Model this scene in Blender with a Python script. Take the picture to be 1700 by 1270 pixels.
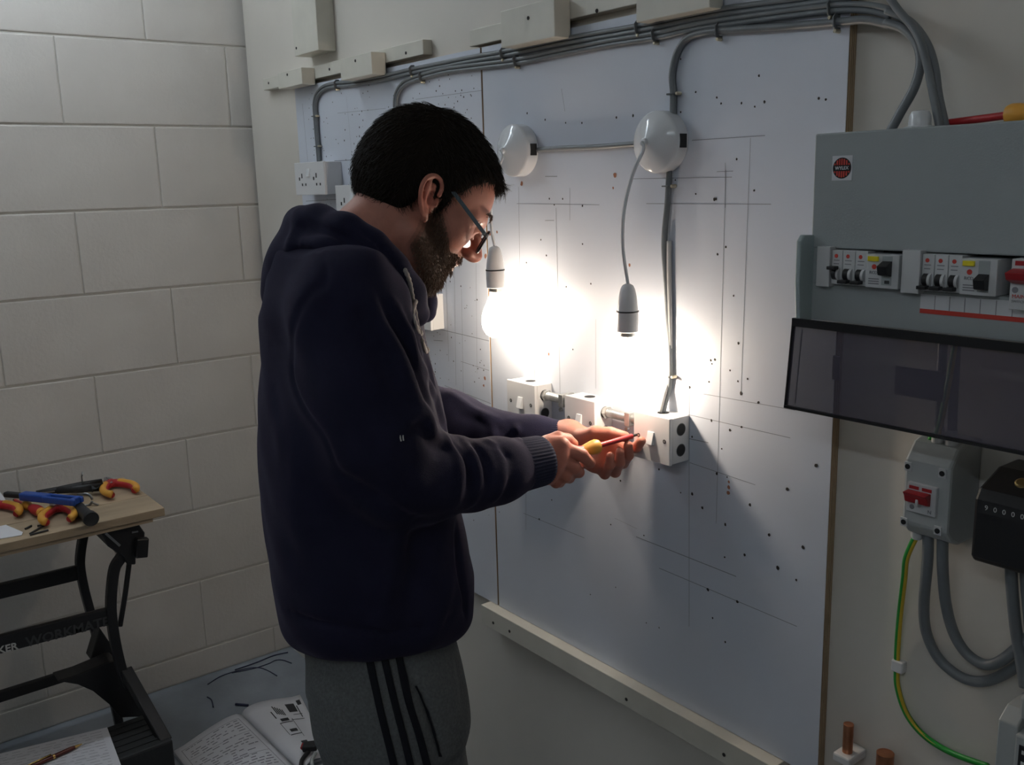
import bpy, bmesh, math, random
import numpy as np
from mathutils import Vector, Matrix, Euler
from mathutils.bvhtree import BVHTree
for _o in list(bpy.data.objects): bpy.data.objects.remove(_o)
random.seed(7); RNG = np.random.default_rng(7)
scene = bpy.context.scene
COL = scene.collection
# ------------------------------------------------------------------ camera
FPX = 1580.0
YAW, PIT, ROL = math.radians(37.471), math.radians(11.795), math.radians(-1.557)
CAM = np.array([0.0, -1.218, 1.54])
_F = np.array([-math.cos(YAW)*math.cos(PIT), math.sin(YAW)*math.cos(PIT), -math.sin(PIT)])
_r0 = np.array([math.sin(YAW), math.cos(YAW), 0.0]); _u0 = np.cross(_r0, _F)
_R = math.cos(ROL)*_r0 + math.sin(ROL)*_u0
_U = -math.sin(ROL)*_r0 + math.cos(ROL)*_u0
DH = np.array([_F[0], _F[1], 0.0]); DH /= np.linalg.norm(DH)      # horizontal view direction
RH = np.array([DH[1], -DH[0], 0.0])                            # horizontal right of it
def ray(px, py): return _F + (px-850)/FPX*_R - (py-635)/FPX*_U
def on_x(px, py, x): d = ray(px, py); return CAM + d*((x-CAM[0])/d[0])
def on_y(px, py, y): d = ray(px, py); return CAM + d*((y-CAM[1])/d[1])
def on_z(px, py, z): d = ray(px, py); return CAM + d*((z-CAM[2])/d[2])
def at(px, py, dep): d = ray(px, py); return CAM + d*(dep/(d@DH))
def proj(P):
    v = np.asarray(P, float)-CAM; return (850+FPX*(v@_R)/(v@_F), 635-FPX*(v@_U)/(v@_F))
cam = bpy.data.cameras.new('camera'); camo = bpy.data.objects.new('camera', cam); COL.objects.link(camo)
cam.sensor_fit = 'HORIZONTAL'; cam.sensor_width = 36; cam.lens = FPX/1700*36; cam.clip_start = .02
camo.matrix_world = Matrix(((_R[0], _U[0], -_F[0], CAM[0]), (_R[1], _U[1], -_F[1], CAM[1]), (_R[2], _U[2], -_F[2], CAM[2]), (0, 0, 0, 1)))
scene.camera = camo
# ------------------------------------------------------------------ light and exposure
TUBE_STRENGTH = 25.0         # ceiling fluorescent tubes
BULB_STRENGTH = 820.0        # filaments of the two pendant bulbs
world = bpy.data.worlds.new('world'); scene.world = world; world.use_nodes = True
world.node_tree.nodes['Background'].inputs[0].default_value = (.75, .85, 1, 1)
world.node_tree.nodes['Background'].inputs[1].default_value = .02
scene.view_settings.view_transform = 'Standard'; scene.view_settings.look = 'None'
scene.view_settings.gamma = 1; scene.view_settings.use_curve_mapping = False
scene.view_settings.exposure = 0.0
# ------------------------------------------------------------------ materials
MATS = {}
def mat(name, col, rough=.6, var=0.0, vscale=8.0, bump=0.0, bscale=60.0, metal=0.0, spec=.5, sss=0.0, emit=None, alpha=None, trans=0.0, coat=0.0, col2=None, stretch=None):
    m = bpy.data.materials.new(name); m.use_nodes = True; MATS[name] = m
    nt = m.node_tree; b = nt.nodes['Principled BSDF']; N = nt.nodes.new; L = nt.links.new
    b.inputs['Base Color'].default_value = (*col, 1); b.inputs['Roughness'].default_value = rough
    b.inputs['Metallic'].default_value = metal; b.inputs['Specular IOR Level'].default_value = spec
    if sss: b.inputs['Subsurface Weight'].default_value = sss; b.inputs['Subsurface Radius'].default_value = (.008, .003, .0015); b.inputs['Subsurface Scale'].default_value = 1.0
    if trans: b.inputs['Transmission Weight'].default_value = trans
    if coat: b.inputs['Coat Weight'].default_value = coat
    if alpha is not None: b.inputs['Alpha'].default_value = alpha
    if emit: b.inputs['Emission Color'].default_value = (*emit[0], 1); b.inputs['Emission Strength'].default_value = emit[1]
    if var or bump:
        tc = N('ShaderNodeTexCoord'); mp = N('ShaderNodeMapping'); L(tc.outputs['Object'], mp.inputs[0])
        if stretch: mp.inputs['Scale'].default_value = stretch
    if var:
        n = N('ShaderNodeTexNoise'); n.inputs['Scale'].default_value = vscale; n.inputs['Detail'].default_value = 6
        L(mp.outputs[0], n.inputs['Vector'])
        rp = N('ShaderNodeValToRGB'); rp.color_ramp.elements[0].position = .3; rp.color_ramp.elements[1].position = .7
        c2 = col2 if col2 else tuple(max(0, c*(1-var)) for c in col)
        rp.color_ramp.elements[0].color = (*c2, 1); rp.color_ramp.elements[1].color = (*(tuple(min(1, c*(1+var*.5)) for c in col) if not col2 else col), 1)
        L(n.outputs['Fac'], rp.inputs[0]); L(rp.outputs[0], b.inputs['Base Color'])
    if bump:
        n2 = N('ShaderNodeTexNoise'); n2.inputs['Scale'].default_value = bscale; n2.inputs['Detail'].default_value = 5
        L(mp.outputs[0], n2.inputs['Vector'])
        bp = N('ShaderNodeBump'); bp.inputs['Strength'].default_value = bump; bp.inputs['Distance'].default_value = .002
        L(n2.outputs['Fac'], bp.inputs['Height']); L(bp.outputs[0], b.inputs['Normal'])
    return m
# ------------------------------------------------------------------ mesh helpers
def V3(p): return np.asarray(p, float)
def frame(axis, hint=(0, 0, 1)):
    a = V3(axis); a = a/np.linalg.norm(a); h = V3(hint)
    if abs(a@h/np.linalg.norm(h)) > .95: h = np.array([1., 0, 0]) if abs(a[0]) < .9 else np.array([0, 1., 0])
    s = np.cross(h, a); s /= np.linalg.norm(s); t = np.cross(a, s)
    return s, t, a
def catmull(pts, n=6, closed=False):
    P = [V3(p) for p in pts]
    if len(P) < 3: return P
    out = []; m = len(P); rng = range(m if closed else m-1)
    for i in rng:
        if closed: a, b, c, d = P[i-1], P[i], P[(i+1) % m], P[(i+2) % m]
        else: a, b, c, d = P[max(i-1, 0)], P[i], P[i+1], P[min(i+2, m-1)]
        for k in range(n):
            t = k/n
            out.append(.5*((2*b)+(c-a)*t+(2*a-5*b+4*c-d)*t*t+(3*b-a-3*c+d)*t**3))
    if not closed: out.append(P[-1])
    return out
class MB:
    def __init__(s): s.v = []; s.f = []
    def add(s, vs, fs):
        o = len(s.v); s.v += [tuple(map(float, p)) for p in vs]; s.f += [tuple(i+o for i in f) for f in fs]; return s
    def box(s, lo, hi):
        (a, b, c), (d, e, f) = np.minimum(lo, hi), np.maximum(lo, hi)
        return s.add([(a, b, c), (d, b, c), (d, e, c), (a, e, c), (a, b, f), (d, b, f), (d, e, f), (a, e, f)],
                     [(0, 3, 2, 1), (4, 5, 6, 7), (0, 1, 5, 4), (1, 2, 6, 5), (2, 3, 7, 6), (3, 0, 4, 7)])
    def bar(s, a, b, w, h, up=(0, 0, 1)):                      # rectangular bar from a to b
        a, b = V3(a), V3(b); S, T, A = frame(b-a, up); q = []
        for p in (a, b):
            for i, j in ((-1, -1), (1, -1), (1, 1), (-1, 1)): q.append(p+S*i*w/2+T*j*h/2)
        return s.add(q, [(3, 2, 1, 0), (4, 5, 6, 7), (0, 1, 5, 4), (1, 2, 6, 5), (2, 3, 7, 6), (3, 0, 4, 7)])
    def strip(s, pts, w, h, up=(0, 0, 1)):                     # rectangular section swept along a path
        P = [V3(p) for p in pts]; n = len(P); q = []
        for i, p in enumerate(P):
            t = P[min(i+1, n-1)]-P[max(i-1, 0)]; S, T, A = frame(t, up)
            for a, b in ((-1, -1), (1, -1), (1, 1), (-1, 1)): q.append(p+S*a*w/2+T*b*h/2)
        fs = [(3, 2, 1, 0), tuple(4*(n-1)+k for k in range(4))]
        for i in range(n-1):
            for k in range(4): fs.append((4*i+k, 4*i+(k+1) % 4, 4*i+4+(k+1) % 4, 4*i+4+k))
        return s.add(q, fs)
    def tube(s, pts, r, n=10, flat=1.0, up=(0, 0, 1), caps=True):
        P = [V3(p) for p in pts]; m = len(P); q = []
        rs = list(r) if hasattr(r, '__len__') else [r]*m
        S = None
        for i, p in enumerate(P):
            t = P[min(i+1, m-1)]-P[max(i-1, 0)]; t /= np.linalg.norm(t)+1e-12
            if S is None or flat != 1.0: S, T, _ = frame(t, up)
            else:
                S = S-t*(S@t); S /= np.linalg.norm(S); T = np.cross(t, S)
            for k in range(n):
                a = 2*math.pi*k/n; q.append(p+(S*math.cos(a)*flat+T*math.sin(a))*rs[i])
        fs = []
        for i in range(m-1):
            for k in range(n): fs.append((n*i+k, n*i+(k+1) % n, n*i+n+(k+1) % n, n*i+n+k))
        if caps: fs += [tuple(range(n))[::-1], tuple(n*(m-1)+k for k in range(n))]
        return s.add(q, fs)
    def lathe(s, origin, axis, prof, n=32, hint=(0, 0, 1)):    # prof: (radius, height along axis)
        S, T, A = frame(axis, hint); o = V3(origin); q = []; m = len(prof)
        for r, h in prof:
            for k in range(n):
                a = 2*math.pi*k/n; q.append(o+A*h+(S*math.cos(a)+T*math.sin(a))*max(r, 1e-5))
        fs = []
        for i in range(m-1):
            for k in range(n): fs.append((n*i+k, n*i+(k+1) % n, n*i+n+(k+1) % n, n*i+n+k))
        fs += [tuple(range(n))[::-1], tuple(n*(m-1)+k for k in range(n))]
        return s.add(q, fs)
    def prism(s, poly, vec):                                    # polygon extruded along vec
        n = len(poly); v = V3(vec); q = [V3(p) for p in poly]+[V3(p)+v for p in poly]
        return s.add(q, [tuple(range(n))[::-1], tuple(range(n, 2*n))]+[(k, (k+1) % n, n+(k+1) % n, n+k) for k in range(n)])
    def grid(s, P):                                             # P[i][j] points
        m, n = len(P), len(P[0])
        return s.add([p for row in P for p in row], [(i*n+j, i*n+j+1, i*n+n+j+1, i*n+n+j) for i in range(m-1) for j in range(n-1)])
    def build(s, name, m, parent=None, smooth=False, bev=0.0, seg=2, label=None, solid=0.0):
        off = world_loc(parent)
        me = bpy.data.meshes.new(name)
        me.from_pydata([tuple(np.array(p)-off) for p in s.v], [], s.f)
        bm = bmesh.new(); bm.from_mesh(me); bmesh.ops.recalc_face_normals(bm, faces=bm.faces); bm.to_mesh(me); bm.free()
        return link(name, me, m, parent, smooth, bev, seg, label, solid)
def world_loc(o):
    l = np.zeros(3)
    while o is not None: l += np.array(o.location); o = o.parent
    return l
def link(name, me, m, parent=None, smooth=False, bev=0.0, seg=2, label=None, solid=0.0):
    o = bpy.data.objects.new(name, me); COL.objects.link(o)
    me.materials.append(MATS[m] if isinstance(m, str) else m)
    if parent is not None: o.parent = parent
    if smooth:
        for p in me.polygons: p.use_smooth = True
        if smooth == 'auto':
            me.set_sharp_from_angle(angle=math.radians(35))
    if solid:
        d = o.modifiers.new('thick', 'SOLIDIFY'); d.thickness = solid; d.offset = 0
    if bev:
        b = o.modifiers.new('bevel', 'BEVEL'); b.width = bev; b.segments = seg; b.limit_method = 'ANGLE'; b.angle_limit = math.radians(40)
    if label: o['label'] = label
    return o
def tag(o, label, cat, group=None, kind=None):
    o['label'] = label
    if cat: o['category'] = cat
    if group: o['group'] = group
    if kind: o['kind'] = kind
    return o
def thing(name, label, cat, loc, group=None):
    o = bpy.data.objects.new(name, None); COL.objects.link(o); o.location = tuple(map(float, loc)); o.empty_display_size = .03
    return tag(o, label, cat, group)
def struct(o, label=None):
    o['kind'] = 'structure'
    if label: o['label'] = label
    return o
def copy_tree(o, parent=None):
    c = o.copy(); COL.objects.link(c); c.parent = parent
    for ch in o.children: copy_tree(ch, c)
    return c
def lettering(name, text, origin, xdir, ydir, size, m, parent, depth=.0003, align='LEFT', bold=0.0):
    cu = bpy.data.curves.new(name, 'FONT'); cu.body = text; cu.size = size; cu.extrude = depth; cu.align_x = align; cu.offset = bold; cu.resolution_u = 2
    t = bpy.data.objects.new('tmp', cu); COL.objects.link(t)
    bpy.context.view_layer.update()
    me = bpy.data.meshes.new_from_object(t.evaluated_get(bpy.context.evaluated_depsgraph_get()))
    bpy.data.objects.remove(t); bpy.data.curves.remove(cu)
    me.name = name
    x = V3(xdir)/np.linalg.norm(xdir); y = V3(ydir); y = y-x*(x@y); y /= np.linalg.norm(y); z = np.cross(x, y); o = V3(origin)-world_loc(parent)
    me.transform(Matrix(((x[0], y[0], z[0], o[0]), (x[1], y[1], z[1], o[1]), (x[2], y[2], z[2], o[2]), (0, 0, 0, 1))))
    me.materials.clear()
    return link(name, me, m, parent)
# palette
mat('block_paint', (.61, .575, .535), .55, var=.06, vscale=5, bump=.5, bscale=90)
mat('mortar_paint', (.58, .555, .51), .6, var=.1, vscale=20, bump=.4, bscale=60)
mat('sheet_paint', (.68, .64, .58), .5, var=.06, vscale=3, bump=.12, bscale=40)
mat('timber_paint', (.66, .635, .56), .5, var=.07, vscale=14, bump=.2, bscale=50)
mat('floor_paint', (.27, .30, .34), .5, var=.3, vscale=4, bump=.3, bscale=60)
mat('ceiling_paint', (.75, .74, .70), .8)
mat('board_face', (.63, .67, .755), .42, var=.05, vscale=2.5, bump=.08, bscale=25)
mat('ply_edge', (.36, .24, .14), .7, var=.35, vscale=30, bump=.4, stretch=(1, 8, .3))
mat('pencil', (.26, .28, .32), .8)
mat('hole', (.035, .03, .03), .9)
mat('rust', (.36, .16, .10), .9)
mat('white_plastic', (.72, .72, .73), .3)
mat('gloss_plastic', (.70, .72, .75), .12)
mat('grey_cable', (.17, .185, .20), .4, var=.1, vscale=30)
mat('pale_cable', (.52, .52, .52), .4)
mat('clip_grey', (.13, .14, .15), .45)
mat('nail', (.55, .50, .38), .35, metal=.8)
mat('brass', (.62, .45, .20), .3, metal=1)
mat('steel', (.45, .46, .47), .3, metal=1)
mat('zinc', (.50, .51, .50), .38, metal=.85, var=.2, vscale=60)
mat('dark_hole', (.02, .02, .022), .7)
mat('unit_grey', (.33, .36, .365), .42, bump=.1, bscale=400)
mat('cheek_grey', (.36, .43, .44), .4)
mat('smoked', (.10, .09, .125), .12, alpha=.62)
mat('breaker_white', (.55, .56, .57), .4)
mat('black_plastic', (.012, .012, .014), .4)
mat('red_toggle', (.34, .015, .02), .4)
mat('yellow_button', (.75, .62, .02), .4)
mat('sticker_white', (.62, .63, .65), .5)
mat('red_print', (.55, .05, .035), .5)
mat('print_grey', (.20, .20, .22), .6)
mat('light_print', (.62, .62, .60), .5)
mat('isolator_grey', (.42, .44, .44), .4)
mat('earth_green', (.02, .30, .04), .4)
mat('earth_yellow', (.60, .42, .03), .4)
mat('copper', (.55, .24, .13), .35, metal=.9, var=.3, vscale=40)
mat('bulb_glass', (1, 1, 1), .15, alpha=.10, emit=((1, .86, .70), 9.0))
mat('filament', (1, 1, 1), .5, emit=((1, .84, .66), BULB_STRENGTH))
mat('tube_glow', (1, 1, 1), .3, emit=((.80, .91, 1.0), TUBE_STRENGTH))
mat('tube_glow_dim', (1, 1, 1), .3, emit=((.80, .91, 1.0), TUBE_STRENGTH*.8))
mat('bench_wood', (.42, .32, .215), .55, var=.18, vscale=6, stretch=(4, 1, 4), bump=.1, bscale=80)
mat('bench_black', (.014, .014, .016), .4, bump=.15, bscale=120)
mat('step_black', (.02, .021, .023), .6, bump=.4, bscale=90)
mat('tool_red', (.42, .02, .025), .42)
mat('tool_yellow', (.75, .36, .05), .45)
mat('tool_blue', (.015, .07, .34), .38)
mat('tool_steel', (.33, .34, .35), .4, metal=.9)
mat('rubber', (.018, .018, .02), .55)
mat('paper', (.70, .70, .74), .7)
mat('paper_ink', (.22, .22, .26), .8)
mat('ink_dark', (.04, .04, .045), .8)
mat('pen_maroon', (.10, .02, .015), .25)
mat('pen_gold', (.80, .52, .18), .2, metal=1)
mat('faint_print', (.055, .057, .06), .5)
mat('wire_blue', (.015, .02, .06), .5)
# ================================================================== the room
XB, BY = -2.88, -.018                    # block wall plane, face of the mounting boards
ZC = 2.55                                # ceiling
struct(MB().box((XB-.2, -3.6, -.1), (1.8, .2, 0)).build('floor', 'floor_paint'), 'grey painted concrete floor')
struct(MB().box((XB-.2, -3.6, ZC), (1.8, .2, ZC+.1)).build('ceiling', 'ceiling_paint'))
struct(MB().box((XB+.022, 0, 0), (1.8, .1, ZC)).build('wall_right', 'sheet_paint'), 'cream painted sheet lining behind the boards')
struct(MB().box((XB-.2, -3.7, 0), (1.8, -3.6, ZC)).build('wall_back', 'sheet_paint'))
struct(MB().box((1.8, -3.7, 0), (1.9, .2, ZC)).build('wall_far', 'sheet_paint'))
wl = struct(MB().box((XB-.2, -3.6, 0), (XB-.0035, .1, ZC)).build('wall_left', 'mortar_paint'), 'cream painted blockwork wall')
def block_mesh(L, H):
    mb = MB(); mb.box((-.03, 0, 0), (0, L, H)); me = bpy.data.meshes.new('block'); me.from_pydata(mb.v, [], mb.f)
    bm = bmesh.new(); bm.from_mesh(me)
    bmesh.ops.recalc_face_normals(bm, faces=bm.faces)
    bmesh.ops.bevel(bm, geom=[e for e in bm.edges if all(v.co.x > -.01 for v in e.verts)], offset=.0032, segments=2, affect='EDGES', profile=.6)
    bm.to_mesh(me); bm.free(); me.materials.append(MATS['block_paint']); return me
CH, BL, JT, VJ = .234, .475, .006, .0025
bm_full = block_mesh(BL-VJ, CH-JT); zc = .561-3*CH; row = 0
while zc < ZC:
    z0, z1 = max(zc, 0), min(zc+CH, ZC)
    y = (-.532 if row % 2 == 0 else -.288)+BL*2
    while y > -3.6:
        if y < .09:
            a, b = y, min(y+BL, .095)
            full = (b-a > BL-.001) and (z1-z0 > CH-.001)
            me = bm_full if full else block_mesh(b-a-VJ, z1-z0-JT)
            o = bpy.data.objects.new('block', me); COL.objects.link(o); o.parent = wl
            o.location = (XB+random.uniform(-.0006, .0006), a+VJ/2, z0+JT/2)
        y -= BL
    zc += CH; row += 1
# ceiling lights (out of frame, they light the room)
def tube_light(x, y, along, label, glow='tube_glow'):
    t = thing('fluorescent_light', label, 'ceiling light', (x, y, ZC), 'ceiling lights')
    d = V3(along)/2; c = np.array([x, y, ZC])
    MB().bar(c-d*1.03-[0, 0, .03], c+d*1.03-[0, 0, .03], .07, .055).build('housing', 'white_plastic', t, bev=.004)
    MB().tube([c-d-[0, 0, .085], c+d-[0, 0, .085]], .019, 16).build('tube', glow, t, smooth='auto')
    for s in (-1, 1):
        p = c+d*s; MB().bar(p-[0, 0, .05], p-[0, 0, .11], .045, .02, up=d).build('end_holder', 'white_plastic', t)
tube_light(-2.42, -1.05, (0, 1.5, 0), 'fluorescent ceiling light over the folding workbench')
tube_light(.1, -2.3, (1.5, 0, 0), 'fluorescent ceiling light behind the camera', 'tube_glow_dim')
# ================================================================== mounting boards
def board(x0, x1, z0, z1, label):
    t = thing('mounting_board', label, 'board', ((x0+x1)/2, 0, z0))
    MB().box((x0, BY+.0012, z0), (x1, -.0002, z1)).build('plywood_core', 'ply_edge', t)
    MB().box((x0, BY, z0), (x1, BY+.0012, z1)).build('painted_face', 'board_face', t)
    return t
bl = board(-2.508, -1.6425, .595, 1.812, 'white painted plywood board covered in drill holes, behind the man')
br = board(-1.6365, -.792, .595, 1.812, 'white painted plywood board carrying both lit lamps and three switches')
MB().box((-1.6423, BY+.004, .595), (-1.6367, -.0003, 1.812)).build('seam_batten', 'ply_edge', br)
for k in range(3): MB().box((-.7922, BY+.004+.0045*k, .595), (-.7912, BY+.0058+.0045*k, 1.812)).build('veneer_layer', 'bench_wood', br)
def pencil_lines(par, segs):
    mb = MB()
    for (a, b, c, d, w) in segs:
        p, q = on_y(a, b, BY-.0003), on_y(c, d, BY-.0003); t = (q-p)/np.linalg.norm(q-p); s = np.array([-t[2], 0, t[0]])*w*.0004
        mb.add([p-s, q-s, q+s, p+s], [(0, 1, 2, 3)])
    o = mb.build('pencil_lines', 'pencil', par); o['kind'] = 'stuff'
def hole_set(par, pts, m, name, r0=.0018):
    mb = MB()
    for (x, y, k) in pts:
        c = on_y(x, y, BY-.0004) if k >= 0 else np.array([x, BY-.0004, y]); r = r0*abs(k)
        mb.add([c+[r*math.cos(a)*random.uniform(.75, 1.2), 0, r*math.sin(a)*random.uniform(.8, 1.3)] for a in np.arange(7)*2*math.pi/7], [tuple(range(7))])
    o = mb.build(name, m, par); o['kind'] = 'stuff'
pencil_lines(br, [(1149, 233, 1270, 225, 1.4), (1048, 297, 1215, 294, 1.2), (858, 338, 995, 340, 1.2), (1073, 338, 1280, 339, 1.3), (1205, 282, 1189, 869, 1.0),
  (1246, 229, 1230, 652, 1.0), (1168, 654, 1320, 681, 1.2), (1137, 687, 1312, 727, 1.3), (1138, 727, 1176, 735, 1.6), (1145, 768, 1254, 805, 1.2), (869, 852, 970, 893, 1.2),
  (1056, 891, 1222, 957, 1.8), (1094, 943, 1323, 1040, 1.5), (1144, 640, 1144, 1040, 1.3), (873, 800, 873, 880, 1.2), (861, 310, 865, 600, 1.1), (923, 345, 930, 660, 1.0),
  (946, 312, 946, 366, 1.0), (1037, 520, 1036, 660, .9), (989, 530, 989, 645, .9), (886, 565, 888, 640, .9), (905, 293, 925, 293, 1.4), (905, 366, 920, 366, 1.2),
  (1204, 270, 1204, 345, 1.0), (1190, 285, 1217, 284, 1.2), (932, 147, 938, 185, 1.0), (1020, 860, 1058, 878, .6)])
HB = [(1155, 153, 1), (1190, 162, 1), (1197, 172, 1.1), (1231, 171, 1.1), (1253, 177, 1), (1269, 169, 1.2), (1359, 163, 1.2), (1371, 165, 1), (1385, 52, 1), (1260, 126, 1.1), (875, 188, 1.2), (905, 199, 1.1),
 (939, 204, 1), (966, 204, 1), (1023, 195, 1.2), (1051, 192, 1.4), (1130, 186, 1), (1130, 98, .9), (1223, 264, 1.1), (1121, 299, .9), (1252, 316, 1.1), (1186, 331, 1.5), (1218, 491, 1),
 (912, 330, 1.1), (934, 330, 1.1), (920, 340, .9), (967, 342, 1.2), (898, 398, 1), (967, 405, 1), (907, 424, 1.2), (874, 436, 1), (981, 471, 1), (940, 476, 1), (1155, 322, .9), (1189, 330, 1.2),
 (1205, 410, 1.1), (1191, 422, 1.2), (951, 580, 1), (1182, 604, .9), (1180, 598, 1.1), (1187, 597, 1.2), (1212, 615, 1), (1226, 570, 1.3), (1225, 633, 1), (1241, 629, 1.1), (1230, 653, 1.6), (1177, 634, 1),
 (1145, 643, 1.3), (1259, 668, 1.3), (1231, 709, 1.2), (1212, 714, 1.3), (1181, 698, 1.3), (1149, 725, 1.1), (1198, 745, .9), (1355, 773, 1.8), (1307, 812, 1.6), (1245, 838, 1.7), (1190, 786, 1.5), (1207, 792, .8),
 (1149, 820, 1.6), (1166, 843, 1.5), (1130, 818, .8), (1030, 798, 1.2), (1014, 871, 1), (1069, 889, 1), (895, 862, 1.2), (916, 830, 1), (1204, 871, 1.5), (1277, 888, 1.5), (1333, 909, 1.7), (1236, 921, 1.6),
 (1203, 925, 1), (1291, 943, 2), (1322, 963, 1.2), (1175, 979, 1.7), (1224, 999, 1.6), (1183, 1026, 1), (1204, 1066, 1.1), (1073, 1034, .8), (1094, 1042, .8), (1022, 975, .8), (980, 987, .8), (826, 818, .9), (829, 850, .8), (1094, 779, 1.2), (869, 818, .8)]
hole_set(br, HB, 'hole', 'drill_holes')
hole_set(br, [(1021, 291, 2), (866, 305, 1.8), (1210, 809, 1.4), (1209, 818, 1.4), (1210, 800, 1), (911, 588, 1.3), (1045, 440, 1.2), (825, 385, 1.2), (1018, 312, .9)], 'rust', 'filler_marks', .0024)
pencil_lines(bl, [(502, 172, 511, 268, 1.5), (555, 267, 640, 263, 2.2), (560, 188, 640, 180, 1.0), (715, 543, 812, 566, 1.8), (720, 565, 735, 566, 1.6), (731, 180, 745, 600, 1), (752, 300, 757, 640, 1), (690, 165, 800, 150, 1.1),
  (766, 480, 770, 690, 1), (700, 720, 815, 745, .8), (765, 600, 812, 615, 1.2), (790, 420, 792, 620, .9), (575, 160, 585, 268, .7), (738, 640, 815, 670, 1.2), (655, 215, 655, 250, .9), (495, 250, 500, 330, .8), (508, 334, 560, 331, 1.6)])
pts = []
for _ in range(210): pts.append((random.uniform(-2.44, -1.66), random.uniform(1.38, 1.79), -random.uniform(.5, 1.15)))
for _ in range(60): pts.append((random.gauss(-1.72, .05), random.gauss(1.62, .10), -random.uniform(.6, 1.2)))
for _ in range(130): pts.append((random.uniform(-1.95, -1.655), random.uniform(.75, 1.38), -random.uniform(.5, 1.1)))
for cx, cz in ((-2.18, 1.66), (-2.12, 1.60), (-1.85, 1.7)):
    for _ in range(16): pts.append((random.gauss(cx, .03), random.gauss(cz, .04), -random.uniform(.8, 1.5)))
pts = [p for p in pts if p[0] < -1.65 and .6 < p[1] < 1.8]
hole_set(bl, pts, 'hole', 'drill_holes')
hole_set(bl, [(813, 388, 1.6), (806, 425, 2), (805, 628, 1.5), (803, 640, 1.2), (735, 700, 1.4)], 'rust', 'filler_marks', .0026)
# ================================================================== timber on the wall
def timber(name, label, cat, pl, pr, yf, yb, zlow=None, group=None, screws=(), h=None, ztop=None):
    a, b = on_y(*pl, yf), on_y(*pr, yf); z0 = zlow if zlow is not None else (a[2]+b[2])/2; z1 = ztop if ztop else z0+h
    t = thing(name, label, cat, ((a[0]+b[0])/2, yb, z0), group)
    MB().box((a[0], yf, z0), (b[0], yb, z1)).build('timber', 'timber_paint', t, bev=.0015)
    for sx, sy in screws:
        c = on_y(sx, sy, yf); MB().lathe(c+[0, .002, 0], (0, -1, 0), [(.0035, 0), (.0035, .0028), (.0015, .0026)], 10).build('screw', 'hole', t)
    return t
timber('wooden_batten', 'thin cream batten running along the top of the drilled board', 'batten', (437, 146), (703, 96), -.024, 0, h=.032, screws=[(446, 138), (547, 115), (674, 88)])
timber('wooden_block', 'small cream wooden block at the left end of the top batten', 'block', (462, 146), (502, 142), -.062, -.0242, h=.042, screws=[(477, 124)])
timber('wooden_block', 'longer cream wooden block on the batten, above the left bundle of cables', 'block', (566, 133), (618, 124), -.062, -.0242, h=.05, screws=[(590, 101)])
timber('wooden_batten', 'thin cream batten end above the seam of the boards', 'batten', (779, 76), (850, 64), -.022, 0, h=.032)
timber('wooden_block', 'large cream wooden block on the wall right of the board seam', 'block', (832, 77), (921, 64), -.062, -.0242, h=.066, screws=[(877, 30)])
timber('wooden_batten', 'long cream batten between the two large wooden blocks', 'batten', (880, 60), (1195, 0), -.024, 0, zlow=1.826, h=.036, screws=[(991, 18)])
timber('wooden_block', 'cream wooden block at the top edge above the grey cables', 'block', (1056, 36), (1178, 14), -.055, -.0242, h=.08)
timber('wooden_post', 'cream vertical timber fixed high on the wall near the corner', 'timber', (489, 94), (529, 88), -.05, 0, ztop=2.3, zlow=on_y(489, 94, -.05)[2], screws=[(492, 80)])
lb = timber('wooden_ledge', 'long cream painted batten along the bottom of the white board', 'batten', (799, 1021), (1284, 1300), -.044, 0, zlow=.548, ztop=.594, screws=[(819, 1034), (846, 1048), (1040, 1161), (1202, 1253)])
# ================================================================== cables and clips on the boards
def clip(par, px, py, ang, y=BY, w=.016):
    c = on_y(px, py, y-.006); a = math.radians(ang); t = np.array([math.cos(a), 0, math.sin(a)]); s = np.array([-t[2], 0, t[0]])
    mb = MB(); mb.strip([c-s*w*.62+[0, .006, 0], c-s*w*.6-[0, .002, 0], c-s*w*.35-[0, .0065, 0], c+s*w*.35-[0, .0065, 0], c+s*w*.6-[0, .002, 0], c+s*w*.62+[0, .006, 0]], .007, .0022, up=t)
    o = mb.build('cable_clip', 'clip_grey', par, bev=.0006)
    MB().lathe(c-s*w*.72+[0, .004, 0], (0, -1, 0), [(.003, 0), (.003, .009), (.0022, .0105)], 8).build('nail_head', 'nail', o, smooth='auto')
def cable(name, label, pix, y=BY-.006, r=.0046, flat=1.0, m='grey_cable', clips=(), twin=.0, group='grey cables on the boards', cat='cable'):
    pts = [on_y(p[0], p[1], p[2] if len(p) > 2 else y) for p in pix]
    t = thing(name, label, cat, pts[0], group)
    P = catmull(pts, 7)
    if twin:
        Q = []
        for i, p in enumerate(P):
            d = P[min(i+1, len(P)-1)]-P[max(i-1, 0)]; n = np.array([-d[2], 0, d[0]]); n /= np.linalg.norm(n)+1e-9; Q.append(n*twin)
        MB().tube([p+q for p, q in zip(P, Q)], r, 10).build('sheath', m, t, smooth=True)
        MB().tube([p-q+np.array([0, -.0006, 0]) for p, q in zip(P, Q)], r, 10).build('sheath', m, t, smooth=True)
    else: MB().tube(P, r, 10).build('sheath', m, t, smooth=True)
    for c in clips: clip(t, *c)
    return t
cable('grey_cable', 'upper grey cable sweeping along the boards down to the left double socket',
  [(1430, -14), (1335, 2), (1191, 21), (1060, 47), (935, 69), (838, 89), (780, 99), (685, 118), (629, 131), (580, 139), (557, 141), (538, 146), (527, 158), (523, 173), (524, 193), (526, 220), (528, 243), (530, 268)],
  twin=.0042, r=.0044, clips=[(1060, 47, 10), (836, 90, 10), (685, 118, 10), (560, 141, 6), (524, 193, 90), (528, 243, 90)])
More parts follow.
